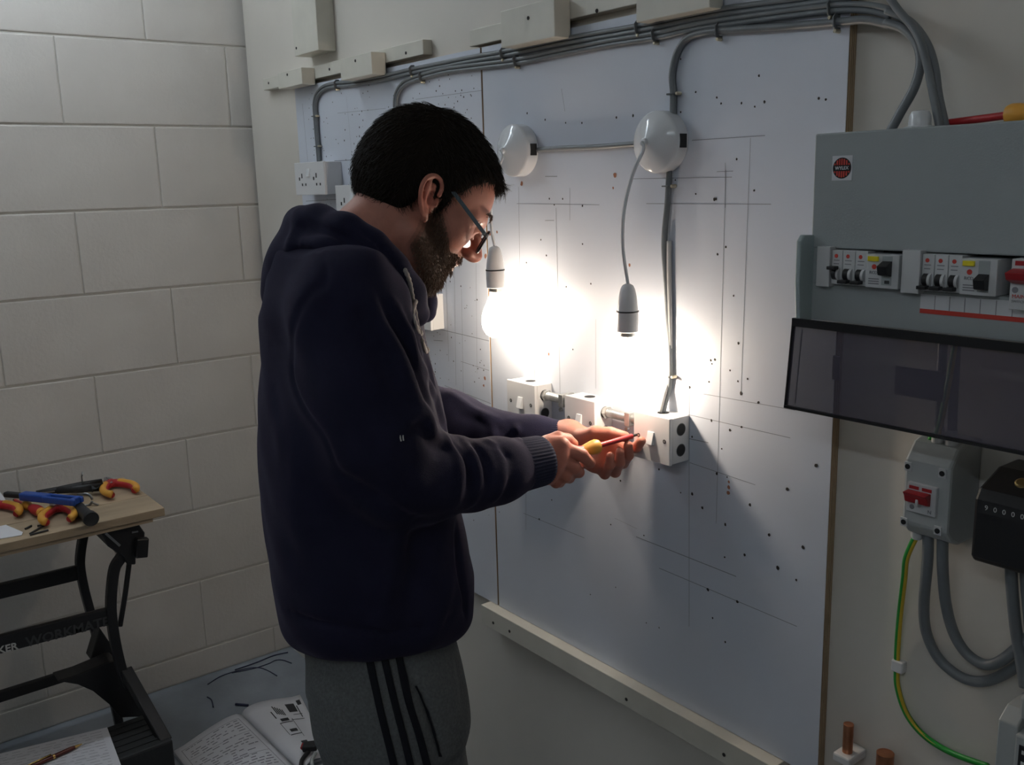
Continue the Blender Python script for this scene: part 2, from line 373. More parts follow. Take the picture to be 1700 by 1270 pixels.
cable('grey_cable', 'middle grey cable bending down behind the man to the hidden socket',
  [(1700, 36, -.05), (1560, 60, -.03), (1480, 22, -.026), (1440, 13), (1378, 14), (1246, 31), (1153, 45), (1090, 59), (1013, 71), (935, 86), (858, 102), (795, 110), (741, 117), (701, 127), (674, 137), (661, 152), (657, 171), (659, 203), (661, 250), (664, 300)][2:],
  twin=.0038, r=.0042, clips=[(1380, 15, 5), (1088, 60, 12), (858, 102, 11), (701, 128, 14)])
cable('grey_cable', 'lower grey cable curving down from the top of the board to the right rose',
  [(1480, 42, -.026), (1436, 33), (1388, 37), (1290, 45), (1207, 50), (1168, 54), (1141, 64), (1124, 88), (1116, 124), (1118, 156), (1117, 200)], r=.0058, clips=[(1390, 37, 4), (1194, 52, 4), (1118, 156, 90)])
cable('grey_cable', 'short grey cable running level between the two ceiling roses', [(893, 249), (930, 246), (985, 244), (1040, 240), (1066, 238)], r=.0048, clips=[(1059, 240, 0)])
cable('grey_cable', 'grey cable dropping from the right rose to the nearest switch box',
  [(1112, 262), (1110, 308), (1108, 340), (1104, 380), (1103, 419), (1107, 479), (1111, 560), (1112, 621), (1109, 650), (1103, 672, -.03), (1101, 686, -.04)], r=.0052, clips=[(1110, 309, 90), (1111, 624, 90)])
cable('grey_cable', 'slack pale grey cable looping beside the drop to the nearest switch', [(1111, 400), (1111, 450), (1112, 520), (1112, 600), (1109, 630), (1102, 655, -.034), (1095, 684, -.045)], r=.0042, m='pale_cable')
# cables bending down into the fuse box
def free_cable(name, label, pts, r, m='grey_cable', group=None):
    t = MB().tube(catmull(pts, 8), r, 12).build(name, m, smooth=True); return tag(t, label, 'cable', group)
def yp(*a): return on_y(*a)
free_cable('grey_cable', 'grey cable arching from the board edge to the fuse box, leftmost of three', [yp(1470, 38, -.026), yp(1500, 48, -.03), yp(1522, 72, -.035), yp(1528, 105, -.04), yp(1518, 145, -.05), yp(1496, 185, -.055), yp(1476, 222, -.06)], .006)
free_cable('grey_cable', 'grey cable entering the fuse box beside the white cap', [yp(1472, 18, -.026), yp(1510, 36, -.03), yp(1538, 72, -.04), yp(1552, 115, -.05), yp(1558, 160, -.055), yp(1572, 224, -.06)], .0055)
free_cable('grey_cable', 'grey cable falling from the top edge in front of the wall to the fuse box', [yp(1462, -25, -.05), yp(1490, 15, -.05), yp(1520, 52, -.055), yp(1536, 95, -.06), yp(1548, 150, -.065), yp(1562, 222, -.07)], .005)
# ================================================================== pendant lamps
def pendant(label, base_px, exit_px, top_px, hold_y, pts, R=.05, slot=True):
    c = on_y(*base_px, BY); t = thing('pendant_lamp', label, 'lamp', c, 'pendant lamps on the white board')
    prof = [(R*.97, 0), (R, .002), (R, .024), (R*.985, .0265), (R*.93, .029), (R*.62, .037), (R*.3, .0445), (R*.14, .048), (.0062, .0485), (.0062, .054), (.0045, .055)]
    MB().lathe(c, (0, -1, 0), prof, 48).build('ceiling_rose', 'gloss_plastic', t, smooth='auto')
    MB().box(c+[R*.985, -.021, -.011], c+[R*1.012, -.006, .011]).build('cable_knockout', 'dark_hole', t)
    h = np.array(top_px)                        # 3d point of the top of the holder
    ex = c+[0, -.052, 0]
    P = catmull([ex+[0, .01, 0], ex+[0, -.006, -.002]]+[V3(p) for p in pts]+[h+[0, 0, .004], h-[0, 0, .012]], 8)
    MB().tube(P, .0030, 10).build('flex', 'gloss_plastic', t, smooth=True)
    k = 1.0
    lh = MB().lathe(h, (0, 0, -1), [(.0045, -.003), (.0095, 0), (.0125, .006), (.0155, .02), (.0172, .036), (.0176, .043)], 28).build('lampholder', 'white_plastic', t, smooth='auto')
    MB().lathe(h, (0, 0, -1), [(.0188, .0425), (.0192, .0432), (.0188, .0448)], 28).build('black_ring', 'black_plastic', lh, smooth='auto')
    MB().lathe(h, (0, 0, -1), [(.0180, .0445), (.0184, .06), (.0178, .0775), (.0170, .0785)], 28).build('skirt', 'white_plastic', lh, smooth='auto')
    MB().lathe(h, (0, 0, -1), [(.0125, .078), (.0128, .082), (.0122, .086)], 24).build('bulb_cap', 'zinc', t, smooth='auto')
    MB().lathe(h, (0, 0, -1), [(.0118, .085), (.0135, .094), (.0185, .106), (.0255, .12), (.0298, .135), (.0305, .147), (.0285, .159), (.0225, .170), (.0125, .177), (.003, .179)], 28).build('bulb', 'bulb_glass', t, smooth=True)
    MB().lathe(h, (0, 0, -1), [(.0005, .128), (.0055, .131), (.0075, .137), (.0075, .143), (.0055, .149), (.0005, .152)], 16).build('filament', 'filament', t, smooth=True)
    MB().tube([h-[0, 0, .086], h-[0, 0, .129]], .0022, 8).build('filament_stem', 'gloss_plastic', t, smooth=True)
    return t
h2 = at(1042, 474, 1.600); h1 = at(821, 411, 1.876)
pendant('lit pendant lamp on a round white rose, nearer the fuse box', (1106, 236), None, h2, 0, [at(1068, 248, 1.585), at(1050, 290, 1.59), at(1036, 350, 1.592), at(1034, 410, 1.597)])
pendant('lit pendant lamp on a round white rose, beside the man\'s face', (868, 250), None, h1, 0, [at(834, 262, 1.87), at(822, 292, 1.87), at(815, 335, 1.872), at(816, 380, 1.875)])
# ================================================================== switches in surface boxes
def switch(label, xl, xr, zb, zt, depth, tilt=1):
    yf = BY-depth; w = xr-xl; h = zt-zb
    t = thing('light_switch', label, 'switch', ((xl+xr)/2, BY, zb), 'light switches on the white board')
    mb = MB(); th = .0025; y0 = yf+.0075
    bx = MB().box((xl+.001, y0, zb+.001), (xr-.001, BY, zt-.001)).build('surface_box', 'white_plastic', t, bev=.0015)
    MB().box((xl, yf, zb), (xr, y0-.0006, zt)).build('faceplate', 'white_plastic', t, bev=.0012)
    cx, cz = (xl+xr)/2, (zb+zt)/2
    for dz in (-.22, .22):
        k = MB().lathe((xr-.0012, BY-depth*.42, cz+dz*h), (1, 0, 0), [(.0098, 0), (.0098, .0006)], 24).build('knockout_hole', 'dark_hole', bx)
        MB().lathe((xr-.0012, BY-depth*.42, cz+dz*h), (1, 0, 0), [(.0112, 0), (.0112, .0003)], 24).build('knockout_rim', 'clip_grey', k)
    MB().lathe((cx, BY-depth*.42, zt-.0012), (0, 0, 1), [(.0105, 0), (.0105, .0006)], 24).build('knockout_hole', 'dark_hole', bx)
    for s in (-1, 1):
        sc = MB().lathe((cx+s*w*.36, yf+.0005, cz), (0, -1, 0), [(.0036, 0), (.0036, .0009)], 14).build('screw_hole', 'dark_hole', t)
        MB().lathe((cx+s*w*.36, yf+.0004, cz), (0, -1, 0), [(.0022, 0), (.0022, .0012)], 10).build('screw', 'zinc', sc)
    rz = .012*1.0; ry = .007
    MB().prism([(cx-ry, yf+.001, cz-rz), (cx-ry, yf+.001, cz+rz), (cx-ry, yf-.002, cz+rz), (cx-ry, yf-.0075, cz-rz*.85)], (2*ry, 0, 0)).build('rocker', 'gloss_plastic', t, bev=.0006)
    return t
def swbox(label, tl, tr, br_, depth):
    a = on_y(*tl, BY-depth); b = on_y(*tr, BY-depth); c = on_y(*br_, BY-depth)
    z1 = (a[2]+b[2])/2; return switch(label, a[0], b[0], c[2], z1, depth), a, b, c, z1
S3 = swbox('white light switch nearest the fuse box, touched by the screwdriver tip', (1052.1, 682.3), (1112, 695.8), (1112.5, 775), .050)
S2 = swbox('white light switch between the other two, partly behind the hands', (937, 656), (987, 667), (990, 742), .046)
S1 = swbox('white light switch nearest the board seam', (841, 630), (887, 640), (889, 709), .046)
def conduit(label, a, b, z, y):
    t = thing('conduit_coupling', label, 'conduit', (a, y, z), 'metal conduits between the switches')
    MB().tube([(a, y, z), (b, y, z)], .0088, 18).build('conduit_tube', 'zinc', t, smooth='auto')
    for x in (a+.004, b-.012): MB().lathe((x, y, z), (1, 0, 0), [(.0112, 0), (.0118, .001), (.0118, .007), (.0112, .008)], 6).build('lock_nut', 'zinc', t)
    xm = (a+b)/2+.016
    mb = MB(); mb.box((xm-.006, y-.012, z-.013), (xm+.006, BY, z+.012)); mb.build('saddle', 'zinc', t, bev=.001)
    MB().lathe((xm, y-.012, z-.018), (0, -1, 0), [(.004, -.004), (.004, .001)], 8).build('saddle_screw', 'steel', t)
for lab, A, B in (('short metal conduit joining the two switches nearest the seam', S1, S2), ('short metal conduit leading into the nearest switch box', S2, S3)):
    conduit(lab, A[2][0]-.001, B[1][0]+.001, A[4]-.27*(A[4]-A[3][2]), BY-.020)
# ================================================================== double sockets on the left board
def socket(label, tl, tr, bl_, depth, switch_side=0):
    a, b, c = on_y(*tl, BY-depth), on_y(*tr, BY-depth), on_y(*bl_, BY-depth); x0, x1, z1, z0 = a[0], b[0], (a[2]+b[2])/2, c[2]; yf = BY-depth
    t = thing('wall_socket', label, 'socket', ((x0+x1)/2, BY, z0)); w = x1-x0; h = z1-z0
    MB().box((x0+.001, yf+.007, z0+.001), (x1-.001, BY, z1-.001)).build('surface_box', 'white_plastic', t, bev=.0015)
    MB().box((x0, yf, z0), (x1, yf+.0066, z1)).build('faceplate', 'white_plastic', t, bev=.0012)
    for cx in (x0+w*.27, x0+w*.76):
        for u_, v_, hx, hz in ((-.11*w, -.02*h, .0032, .0042), (.10*w, -.20*h, .003, .0032), (-.02*w, -.20*h, .003, .0032), (-.02*w, .07*h, .0028, .006)):
            MB().box((cx+u_-hx, yf-.0004, z0+h*.52+v_-hz), (cx+u_+hx, yf+.002, z0+h*.52+v_+hz)).build('pin_slot', 'dark_hole', t)
    cx = x0+w*.5
    MB().prism([(cx-.011, yf+.001, z0+h*.55), (cx-.011, yf+.001, z0+h*.8), (cx-.011, yf-.001, z0+h*.8), (cx-.011, yf-.005, z0+h*.56)], (.016, 0, 0)).build('rocker', 'gloss_plastic', t, bev=.0006)
    return t
socket('white double socket on the drilled board near the corner', (488, 270), (536.5, 268.5), (490.5, 324), .052)
socket('white double socket on the drilled board half hidden by the man\'s head', (556, 308), (615, 306), (558, 368), .046)
a, b, c = on_y(640, 488, -.055), on_y(713, 489, -.055), on_y(713, 549, -.055)
t = thing('wall_socket', 'white socket plate showing between the man\'s chin and the hood cord', 'socket', ((a[0]+b[0])/2, BY, c[2]))
MB().box((a[0], -.055, c[2]), (b[0], -.048, b[2])).build('faceplate', 'white_plastic', t, bev=.0012)
MB().box((a[0]+.001, -.0478, c[2]+.001), (b[0]-.001, BY, b[2]-.001)).build('surface_box', 'white_plastic', t, bev=.001)
# ================================================================== fuse box (consumer unit)
UF, UX0, UX1, UZ0, UZ1 = -.118, -.770, -.33, 1.349, 1.593
cu = thing('fuse_box', 'large grey fuse box with two rows of breakers and an open smoked flap', 'fuse box', ((UX0+UX1)/2, 0, UZ0))
q1, q2 = on_y(1366, 412, UF), on_y(1366, 476, UF); WZ1, WZ0 = on_y(1420, 414, UF)[2], on_y(1420, 474, UF)[2]
WX0 = on_y(1364, 440, UF)[0]; WX1 = UX1-.02
MB().box((UX0, UF, WZ1), (UX1, -.0005, UZ1)).build('upper_casing', 'unit_grey', cu, bev=.002)
MB().box((UX0, UF, UZ0), (UX1, -.0005, WZ0)).build('lower_casing', 'unit_grey', cu, bev=.002)
MB().box((UX0, UF, WZ0), (WX0, -.0005, WZ1)).build('side_casing', 'unit_grey', cu)
MB().box((WX1, UF, WZ0), (UX1, -.0005, WZ1)).build('side_casing', 'unit_grey', cu)
MB().box((WX0, UF+.03, WZ0), (WX1, -.001, WZ1)).build('breaker_rail', 'dark_hole', cu)
ck = [on_y(x, y, UF) for x, y in ((1350, 391), (1330, 389), (1324, 396), (1322, 450), (1323, 520), (1327, 541), (1347, 545))]
cz = [(-.116, on_y(1347, 390, UF)[2]), (-.140, on_y(1347, 388, UF)[2]), (-.147, on_y(1347, 396, UF)[2]-.002), (-.148, 1.40), (-.144, 1.355), (-.139, 1.341), (-.116, 1.340)]
MB().prism([(UX0-.003, y, z) for y, z in cz], (.0075, 0, 0)).build('end_cheek', 'cheek_grey', cu, bev=.002)
sc = MB().lathe((on_y(1359, 434, UF)[0], UF+.0005, on_y(1359, 434, UF)[2]), (0, -1, 0), [(.0042, 0), (.0042, .0012), (.0025, .002)], 14).build('cover_screw', 'steel', cu)
# smoked flap hanging open from its hinge
fx0, fx1 = UX0-.006, UX1
def fp(x, k, o=0): return np.array([x, -.142-.012*k-o, 1.352-.119*k])
fl = MB(); fl.add([fp(fx0, 0), fp(fx1, 0), fp(fx1, 1), fp(fx0, 1), fp(fx0, 0, -.003), fp(fx1, 0, -.003), fp(fx1, 1, -.003), fp(fx0, 1, -.003)], [(0, 1, 2, 3), (7, 6, 5, 4), (0, 4, 5, 1), (1, 5, 6, 2), (2, 6, 7, 3), (3, 7, 4, 0)])
flap = fl.build('smoked_flap', 'smoked', cu)
MB().bar(fp(fx0, .035, .002), fp(fx1, .035, .002), .004, .011).build('hinge_strip', 'black_plastic', flap)
MB().bar(fp(fx0, 1, .001), fp(fx1, 1, .001), .006, .0035).build('flap_edge', 'black_plastic', flap)
MB().bar(fp(fx0, 0, -.001), fp(fx0, 1, -.001), .0025, .006, up=(0, 1, 0)).build('flap_side', 'black_plastic', flap)
MB().bar(fp(fx0+.012, .12, -.004), fp(fx0+.012, .95, -.004), .0012, .0012).build('moulded_line', 'cheek_grey', flap)
a = fp(on_y(1485, 610, -.146)[0], .42, -.0045); MB().box(a+[0, -.0008, -.030], a+[.062, .0008, .006]).build('rating_label', 'print_grey', flap)
a = fp(on_y(1380, 610, -.146)[0], .42, -.0045); MB().box(a+[0, -.0008, -.024], a+[.010, .0008, .008]).build('rating_label', 'print_grey', flap)
# emblem sticker
e = on_y(1398, 279, UF-.0003)
stk = MB().box(e+[-.0145, -.0001, -.0155], e+[.0145, .0003, .0155]).build('emblem_sticker', 'sticker_white', cu)
MB().lathe(e, (0, -1, 0), [(.0132, -.0001), (.0132, .0005)], 40).build('emblem_disc', 'black_plastic', stk)
ms = MB()
for k in range(-3, 4):
    x = k*.0034; hh = math.sqrt(.0118**2-x*x)
    ms.box(e+[x-.0011, -.0008, .0038], e+[x+.0011, -.0004, max(hh, .0045)]); ms.box(e+[x-.0011, -.0008, -max(hh, .0045)], e+[x+.0011, -.0004, -.0038])
ms.build('emblem_stripes', 'red_print', stk)
lettering('emblem_lettering', 'WYLEX', e+[0, -.0006, -.0019], (1, 0, 0), (0, 0, 1), .0058, 'sticker_white', stk, .0003, 'CENTER', .0001)
YB = UF-.012
def pxx(px): return on_y(px, 450, YB)[0]
def pz(px, py): return on_y(px, py, YB)[2]
def mcb(xa, xb, down=True, blank=False, tape=False):
    yb = UF+.028; zt, zb = WZ1-.0012, WZ0+.001
    if blank:
        return MB().box((xa+.0003, yb-.04, zb-.004), (xb-.0003, yb, zt+.004)).build('blanking_tape', 'breaker_white', cu, bev=.0008)
    o = MB().box((xa+.0003, yb-.036, zb), (xb-.0003, yb, zt)).build('circuit_breaker', 'breaker_white', cu, bev=.0008)
    w = xb-xa; cx = (xa+xb)/2; zm = zb+(zt-zb)*.30; y0 = yb-.036
    MB().lathe((cx-w*.30, y0+.002, zm), (1, 0, 0), [(.0078, 0), (.0078, w*.55)], 20).build('toggle_hub', 'black_plastic', o, smooth='auto')
    MB().lathe((cx+w*.12, y0+.002, zm), (1, 0, 0), [(.0082, 0), (.0082, w*.2)], 20).build('toggle_guard', 'breaker_white', o, smooth='auto')
    dz = -.0085 if down else .0085
    MB().box((cx-w*.42, y0-.0135, zm+dz-.0022), (cx+w*.30, y0-.003, zm+dz+.0022)).build('toggle', 'black_plastic', o, bev=.0008)
    MB().lathe((cx-w*.08, y0+.0002, zt-.0075), (0, -1, 0), [(.0026, 0), (.0026, .0004)], 14).build('maker_mark', 'red_print', o)
    for j, l in enumerate((.75, .6)):
        MB().box((cx-w*.30, y0-.0003, zt-.0135-.0045*j), (cx+w*.30*l, y0, zt-.0125-.0045*j)).build('print_line', 'print_grey', o)
    return o
def rcd(xa, xb, down):
    yb = UF+.028; zt, zb = WZ1-.004, WZ0+.0005; y0 = yb-.040
    o = MB().box((xa+.0003, y0, zb), (xb-.0003, yb, zt)).build('residual_current_breaker', 'breaker_white', cu, bev=.0008)
    w = xb-xa
    MB().box((xa+w*.08, y0-.003, zt-.0085), (xa+w*.40, y0, zt-.0025)).build('test_button', 'yellow_button', o, bev=.0005)
    MB().lathe((xa+w*.26, y0+.0002, zt-.0155), (0, -1, 0), [(.0032, 0), (.0032, .0005)], 16).build('maker_mark', 'red_print', o)
    lettering('lettering', 'RCD', (xa+w*.12, y0-.0004, zt-.0245), (1, 0, 0), (0, 0, 1), .0055, 'print_grey', o, .0002)
    for j in range(3): MB().box((xa+w*.10, y0-.0003, zb+.0045+.003*j), (xa+w*.42, y0, zb+.0058+.003*j)).build('print_line', 'print_grey', o)
    MB().box((xa+w*.50, y0-.0004, zb+.004), (xa+w*.80, y0, zt-.002)).build('toggle_slot', 'unit_grey', o)
    zm = zb+(zt-zb)*(.36 if down else .58)
    MB().prism([(xa+w*.50, y0, zm-.009), (xa+w*.50, y0-.010, zm-.007), (xa+w*.50, y0-.013, zm+.004), (xa+w*.50, y0, zm+.010)], (w*.30, 0, 0)).build('toggle', 'black_plastic', o, bev=.0008)
    MB().box((xa+w*.60, y0-.0008, zb+.006), (xa+w*.74, y0, zb+.010)).build('window', 'dark_hole', o)
mcb(WX0, pxx(1377), blank=True)
for a, b, d in ((1377, 1395, False), (1395, 1416, True), (1416, 1437, True)): mcb(pxx(a), pxx(b), d)
rcd(pxx(1437), pxx(1492), False)
mcb(pxx(1496), pxx(1527), blank=True)
for a, b in ((1527, 1548), (1548, 1571), (1571, 1594)): mcb(pxx(a), pxx(b))
rcd(pxx(1594), pxx(1656), True)
xa, xb = pxx(1680), pxx(1680)+.036; y0 = UF-.014
ms = MB().box((xa, y0, WZ0-.012), (xb, UF+.028, WZ1-.002)).build('main_switch', 'breaker_white', cu, bev=.0008)
MB().prism([(xa+.001, y0+.002, WZ1-.03), (xa+.001, y0-.014, WZ1-.024), (xa+.001, y0-.018, WZ1-.016), (xa+.001, y0+.002, WZ1-.012)], (.03, 0, 0)).build('red_lever', 'red_toggle', ms, bev=.001)
MB().box((xa+.004, y0-.0006, WZ1-.009), (xa+.016, y0+.001, WZ1-.004)).build('window', 'red_toggle', ms)
MB().lathe((xa+.006, y0+.0002, WZ0+.010), (0, -1, 0), [(.0035, 0), (.0035, .0004)], 16).build('maker_mark', 'print_grey', ms)
lettering('lettering', 'MAIN', (xa+.003, y0-.0003, WZ0+.001), (1, 0, 0), (0, 0, 1), .006, 'red_print', ms, .0002)
lettering('lettering', 'SWITCH', (xa+.003, y0-.0003, WZ0-.004), (1, 0, 0), (0, 0, 1), .004, 'print_grey', ms, .0002)
a = on_y(1529, 489, UF); b = on_y(1529, 512, UF); c = on_y(1529, 519.5, UF)
ls = MB().box((a[0], UF-.0006, b[2]), (xb+.05, UF, a[2]+.001)).build('label_strip', 'sticker_white', cu)
MB().box((a[0], UF-.0007, c[2]), (xb+.05, UF, b[2])).build('red_band', 'red_print', ls)
for k in range(9): MB().box((a[0]+.0183*(k+1), UF-.0009, b[2]), (a[0]+.0183*(k+1)+.0006, UF-.0005, a[2])).build('divider_line', 'print_grey', ls)
# on top of the fuse box
g = on_y(1527, 205, -.075)
t = thing('cable_gland', 'small white plastic cap standing on top of the fuse box', 'cable gland', (g[0], -.075, UZ1))
MB().lathe((g[0], -.075, UZ1-.0002), (0, 0, 1), [(.0155, 0), (.0155, .003), (.0135, .004), (.0128, .016), (.010, .021), (.004, .0225)], 24).build('cap', 'gloss_plastic', t, smooth='auto')
MB().lathe((g[0], -.075, UZ1-.0002), (0, 0, 1), [(.0185, 0), (.0185, .0024), (.017, .003)], 6).build('nut', 'gloss_plastic', t)
def screwdriver_parts(t, L, Ls, m_handle='tool_red', m_grip='tool_yellow', tip_dark=True):
    # local: tip at x=0, shaft to +x, handle beyond; axis is x at z=0
    o = (0, 0, 0); ax = (1, 0, 0)
    MB().lathe(o, ax, [(.0012, 0), (.0022, .001), (.0024, .012)], 12).build('blade_tip', 'rubber', t, smooth='auto')
    MB().lathe(o, ax, [(.0034, .011), (.0046, .0125), (.0046, Ls+.004)], 16).build('insulated_shaft', m_handle, t, smooth='auto')
    MB().lathe(o, ax, [(.006, Ls), (.0112, Ls+.002), (.0128, Ls+.007), (.0120, Ls+.016), (.0092, Ls+.028), (.0085, Ls+.034)], 20).build('grip_collar', m_grip, t, smooth='auto')
    H = L-Ls
    MB().lathe(o, ax, [(.0080, Ls+.032), (.0088, Ls+.037), (.0112, Ls+.045), (.0135, Ls+.06), (.0138, Ls+H*.8), (.0120, L-.008)], 20).build('handle', m_handle, t, smooth='auto')
    MB().lathe(o, ax, [(.0121, L-.009), (.0118, L-.003), (.008, L)], 20).build('end_cap', m_grip, t, smooth='auto')
def orient(o, tip, end, roll=0.0):
    tip, end = V3(tip), V3(end); a = (end-tip)/np.linalg.norm(end-tip); s, t_, _ = frame(a)
    c, r = math.cos(roll), math.sin(roll); y = s*c+t_*r; z = np.cross(a, y)
    o.matrix_world = Matrix(((a[0], y[0], z[0], tip[0]), (a[1], y[1], z[1], tip[1]), (a[2], y[2], z[2], tip[2]), (0, 0, 0, 1)))
t = thing('screwdriver', 'red and yellow screwdriver lying on top of the fuse box', 'screwdriver', (0, 0, 0))
screwdriver_parts(t, .20, .09)
orient(t, (on_y(1560, 207, -.045)[0], -.045, UZ1+.0055), (on_y(1560, 207, -.045)[0]+.195, -.075, UZ1+.0142))
# ================================================================== isolator, meter, cables and pipes below
IY = -.078
ix0, ix1 = on_y(1500, 800, IY)[0], on_y(1573, 800, IY)[0]; zt, zb = on_y(1540, 752, IY)[2], on_y(1530, 895, IY)[2]
iso = thing('isolator_switch', 'grey isolator switch box with a red lever under the smoked flap', 'switch', ((ix0+ix1)/2, 0, zb))
pr = [(0, zb-.008), (-.045, zb-.008), (-.064, zb+.001), (IY, zb+.016), (IY, zt-.014), (-.060, zt+.008), (-.045, zt+.012), (0, zt+.012)]
MB().prism([(ix0, y, z) for y, z in pr], (ix1-ix0+.004, 0, 0)).build('casing', 'isolator_grey', iso, bev=.004)
for sx, sy in ((1508, 774), (1565, 786), (1501, 866), (1557, 881)):
    c = on_y(sx, sy, IY); k = MB().box(c+[-.005, -.0015, -.006], c+[.005, .001, .006]).build('screw_well', 'breaker_white', iso, bev=.0006)
    MB().lathe(c+[0, -.0012, 0], (0, -1, 0), [(.0036, 0), (.0036, .0012)], 10).build('screw', 'black_plastic', k)
c0, c1 = on_y(1511, 798, IY), on_y(1556, 858, IY)
md = MB().box((c0[0], IY-.006, c1[2]), (c1[0], IY+.001, c0[2])).build('switch_module', 'breaker_white', iso, bev=.0008)
w, h = c1[0]-c0[0], c0[2]-c1[2]
for k in (0, 1): MB().box((c0[0]+w*(.07+.44*k), IY-.0066, c0[2]-h*.2), (c0[0]+w*(.40+.44*k), IY-.005, c0[2]-h*.09)).build('window', 'red_toggle', md)
MB().prism([(c0[0]+w*.02, IY-.005, c0[2]-h*.68), (c0[0]+w*.02, IY-.013, c0[2]-h*.62), (c0[0]+w*.02, IY-.016, c0[2]-h*.40), (c0[0]+w*.02, IY-.020, c0[2]-h*.26), (c0[0]+w*.02, IY-.005, c0[2]-h*.24)], (w*.80, 0, 0)).build('red_lever', 'red_toggle', md, bev=.0012)
MB().lathe((c0[0]+w*.44, IY-.009, c0[2]-h*.56), (1, 0, 0), [(.0075, 0), (.0075, .003)], 20).build('lever_guard', 'breaker_white', md)
MB().lathe((c0[0]+w*.2, IY-.0059, c0[2]-h*.82), (0, -1, 0), [(.0034, 0), (.0034, .0004)], 16).build('maker_mark', 'print_grey', md)
lettering('lettering', 'N', (c0[0]+w*.74, IY-.0064, c0[2]-h*.92), (1, 0, 0), (0, 0, 1), .007, 'print_grey', md, .0002)
for sx in (1555, 1577):
    c = on_y(sx, 727, -.055); MB().lathe((c[0], -.05, zt+.009), (0, 0, 1), [(.0085, 0), (.0085, .006), (.0065, .008), (.0065, .02)], 16).build('cable_gland', 'breaker_white', iso, smooth='auto')
    free_cable('grey_cable', 'grey tail dropping from the fuse box into the isolator, %s' % ('left one' if sx < 1560 else 'right one'), [(c[0], -.05, zt+.026), (c[0], -.052, zt+.05), (c[0]+.002, -.06, UZ0-.0005)], .0058)
c = on_y(1504, 897, -.05); MB().lathe((ix0+.008, -.05, zb-.001), (0, 0, -1), [(.008, 0), (.008, .008), (.006, .012)], 14).build('cable_gland', 'breaker_white', iso, smooth='auto')
def earth(label, pts, r=.0043):
    P = catmull(pts, 9); t = thing('earth_cable', label, 'cable', P[0])
    MB().tube(P, r, 12).build('green_sheath', 'earth_green', t, smooth=True)
    mb = MB(); MBq = [p+np.array([r*.55, -r*.30, 0]) for p in P]; mb.tube(MBq, r*.66, 8).build('yellow_stripe', 'earth_yellow', t, smooth=True)
    return t
ec = earth('green and yellow earth cable hanging below the isolator', [(ix0+.008, -.05, zb-.006), on_y(1505, 925, -.045), on_y(1501, 960, -.03), on_y(1494, 1020, -.012), on_y(1490, 1070, -.007), on_y(1489, 1105, -.007), on_y(1490, 1140, -.007), on_y(1505, 1185, -.007), on_y(1535, 1222, -.007), on_y(1580, 1250, -.008), on_y(1640, 1272, -.02)])
c = on_y(1491, 1105, -.007)
MB().box(c+[-.008, -.0062, -.009], c+[.010, .0068, .009]).build('cable_clip', 'white_plastic', ec, bev=.002)
earth('green and yellow earth cable rising from the isolator to the fuse box', [(ix0+.012, -.045, zt-.004), (ix0+.02, -.05, zt+.015), (ix0+.035, -.06, zt+.035), (ix0+.05, -.06, UZ0-.001)], .004)
free_cable('grey_cable', 'thick grey cable looping from the isolator, outer loop', [on_y(1541, 880, -.05), on_y(1540, 930, -.045), on_y(1534, 1000, -.03), on_y(1538, 1050, -.02), on_y(1560, 1095, -.015), on_y(1600, 1126, -.013), on_y(1640, 1130, -.013), on_y(1685, 1108, -.016), on_y(1730, 1070, -.02)], .0073)
free_cable('grey_cable', 'thick grey cable looping from the isolator, inner loop', [on_y(1565, 890, -.05), on_y(1565, 940, -.045), on_y(1570, 1000, -.032), on_y(1583, 1050, -.026), on_y(1605, 1085, -.024), on_y(1635, 1103, -.024), on_y(1665, 1095, -.026), on_y(1705, 1060, -.03), on_y(1740, 1020, -.03)], .0073)
MY = -.105
mx0, mx1 = on_y(1612, 900, MY)[0], -.36; mz0, mz1 = on_y(1612, 932, MY)[2], on_y(1620, 812, MY)[2]
mt = thing('electricity_meter', 'black electricity meter beside the isolator with a row of number wheels', 'meter', ((mx0+mx1)/2, 0, mz0))
MB().prism([(mx0, y, z) for y, z in ((0, mz0-.004), (-.06, mz0-.004), (MY+.006, mz0), (MY, mz0+.008), (MY, mz1-.012), (MY+.008, mz1), (-.05, mz1+.018), (0, mz1+.018))], (mx1-mx0, 0, 0)).build('casing', 'black_plastic', mt, bev=.004)
MB().lathe(on_y(1697, 803, MY+.012)+[0, 0, 0], (0, -.5, 1), [(.008, 0), (.008, .002), (.006, .003)], 18).build('seal_screw', 'brass', mt)
c = on_y(1632, 841, MY-.0005)
MB().box(c+[-.002, 0, -.008], c+[.075, .0006, .007]).build('register_window', 'dark_hole', mt)
for k in range(6): lettering('number_wheel', '0' if k else '9', c+[.002+.0105*k, -.0006, -.0035], (1, 0, 0), (0, 0, 1), .009, 'light_print', mt, .0002)
for sx, lab in ((1680, 'left'), (1705, 'right')): free_cable('grey_cable', 'grey cable coming out under the black meter, %s one' % lab, [on_y(sx-2, 930, -.06), on_y(sx, 975, -.055), on_y(sx+6, 1040, -.04), on_y(sx+14, 1090, -.03), on_y(sx+22, 1140, -.03)], .0073)
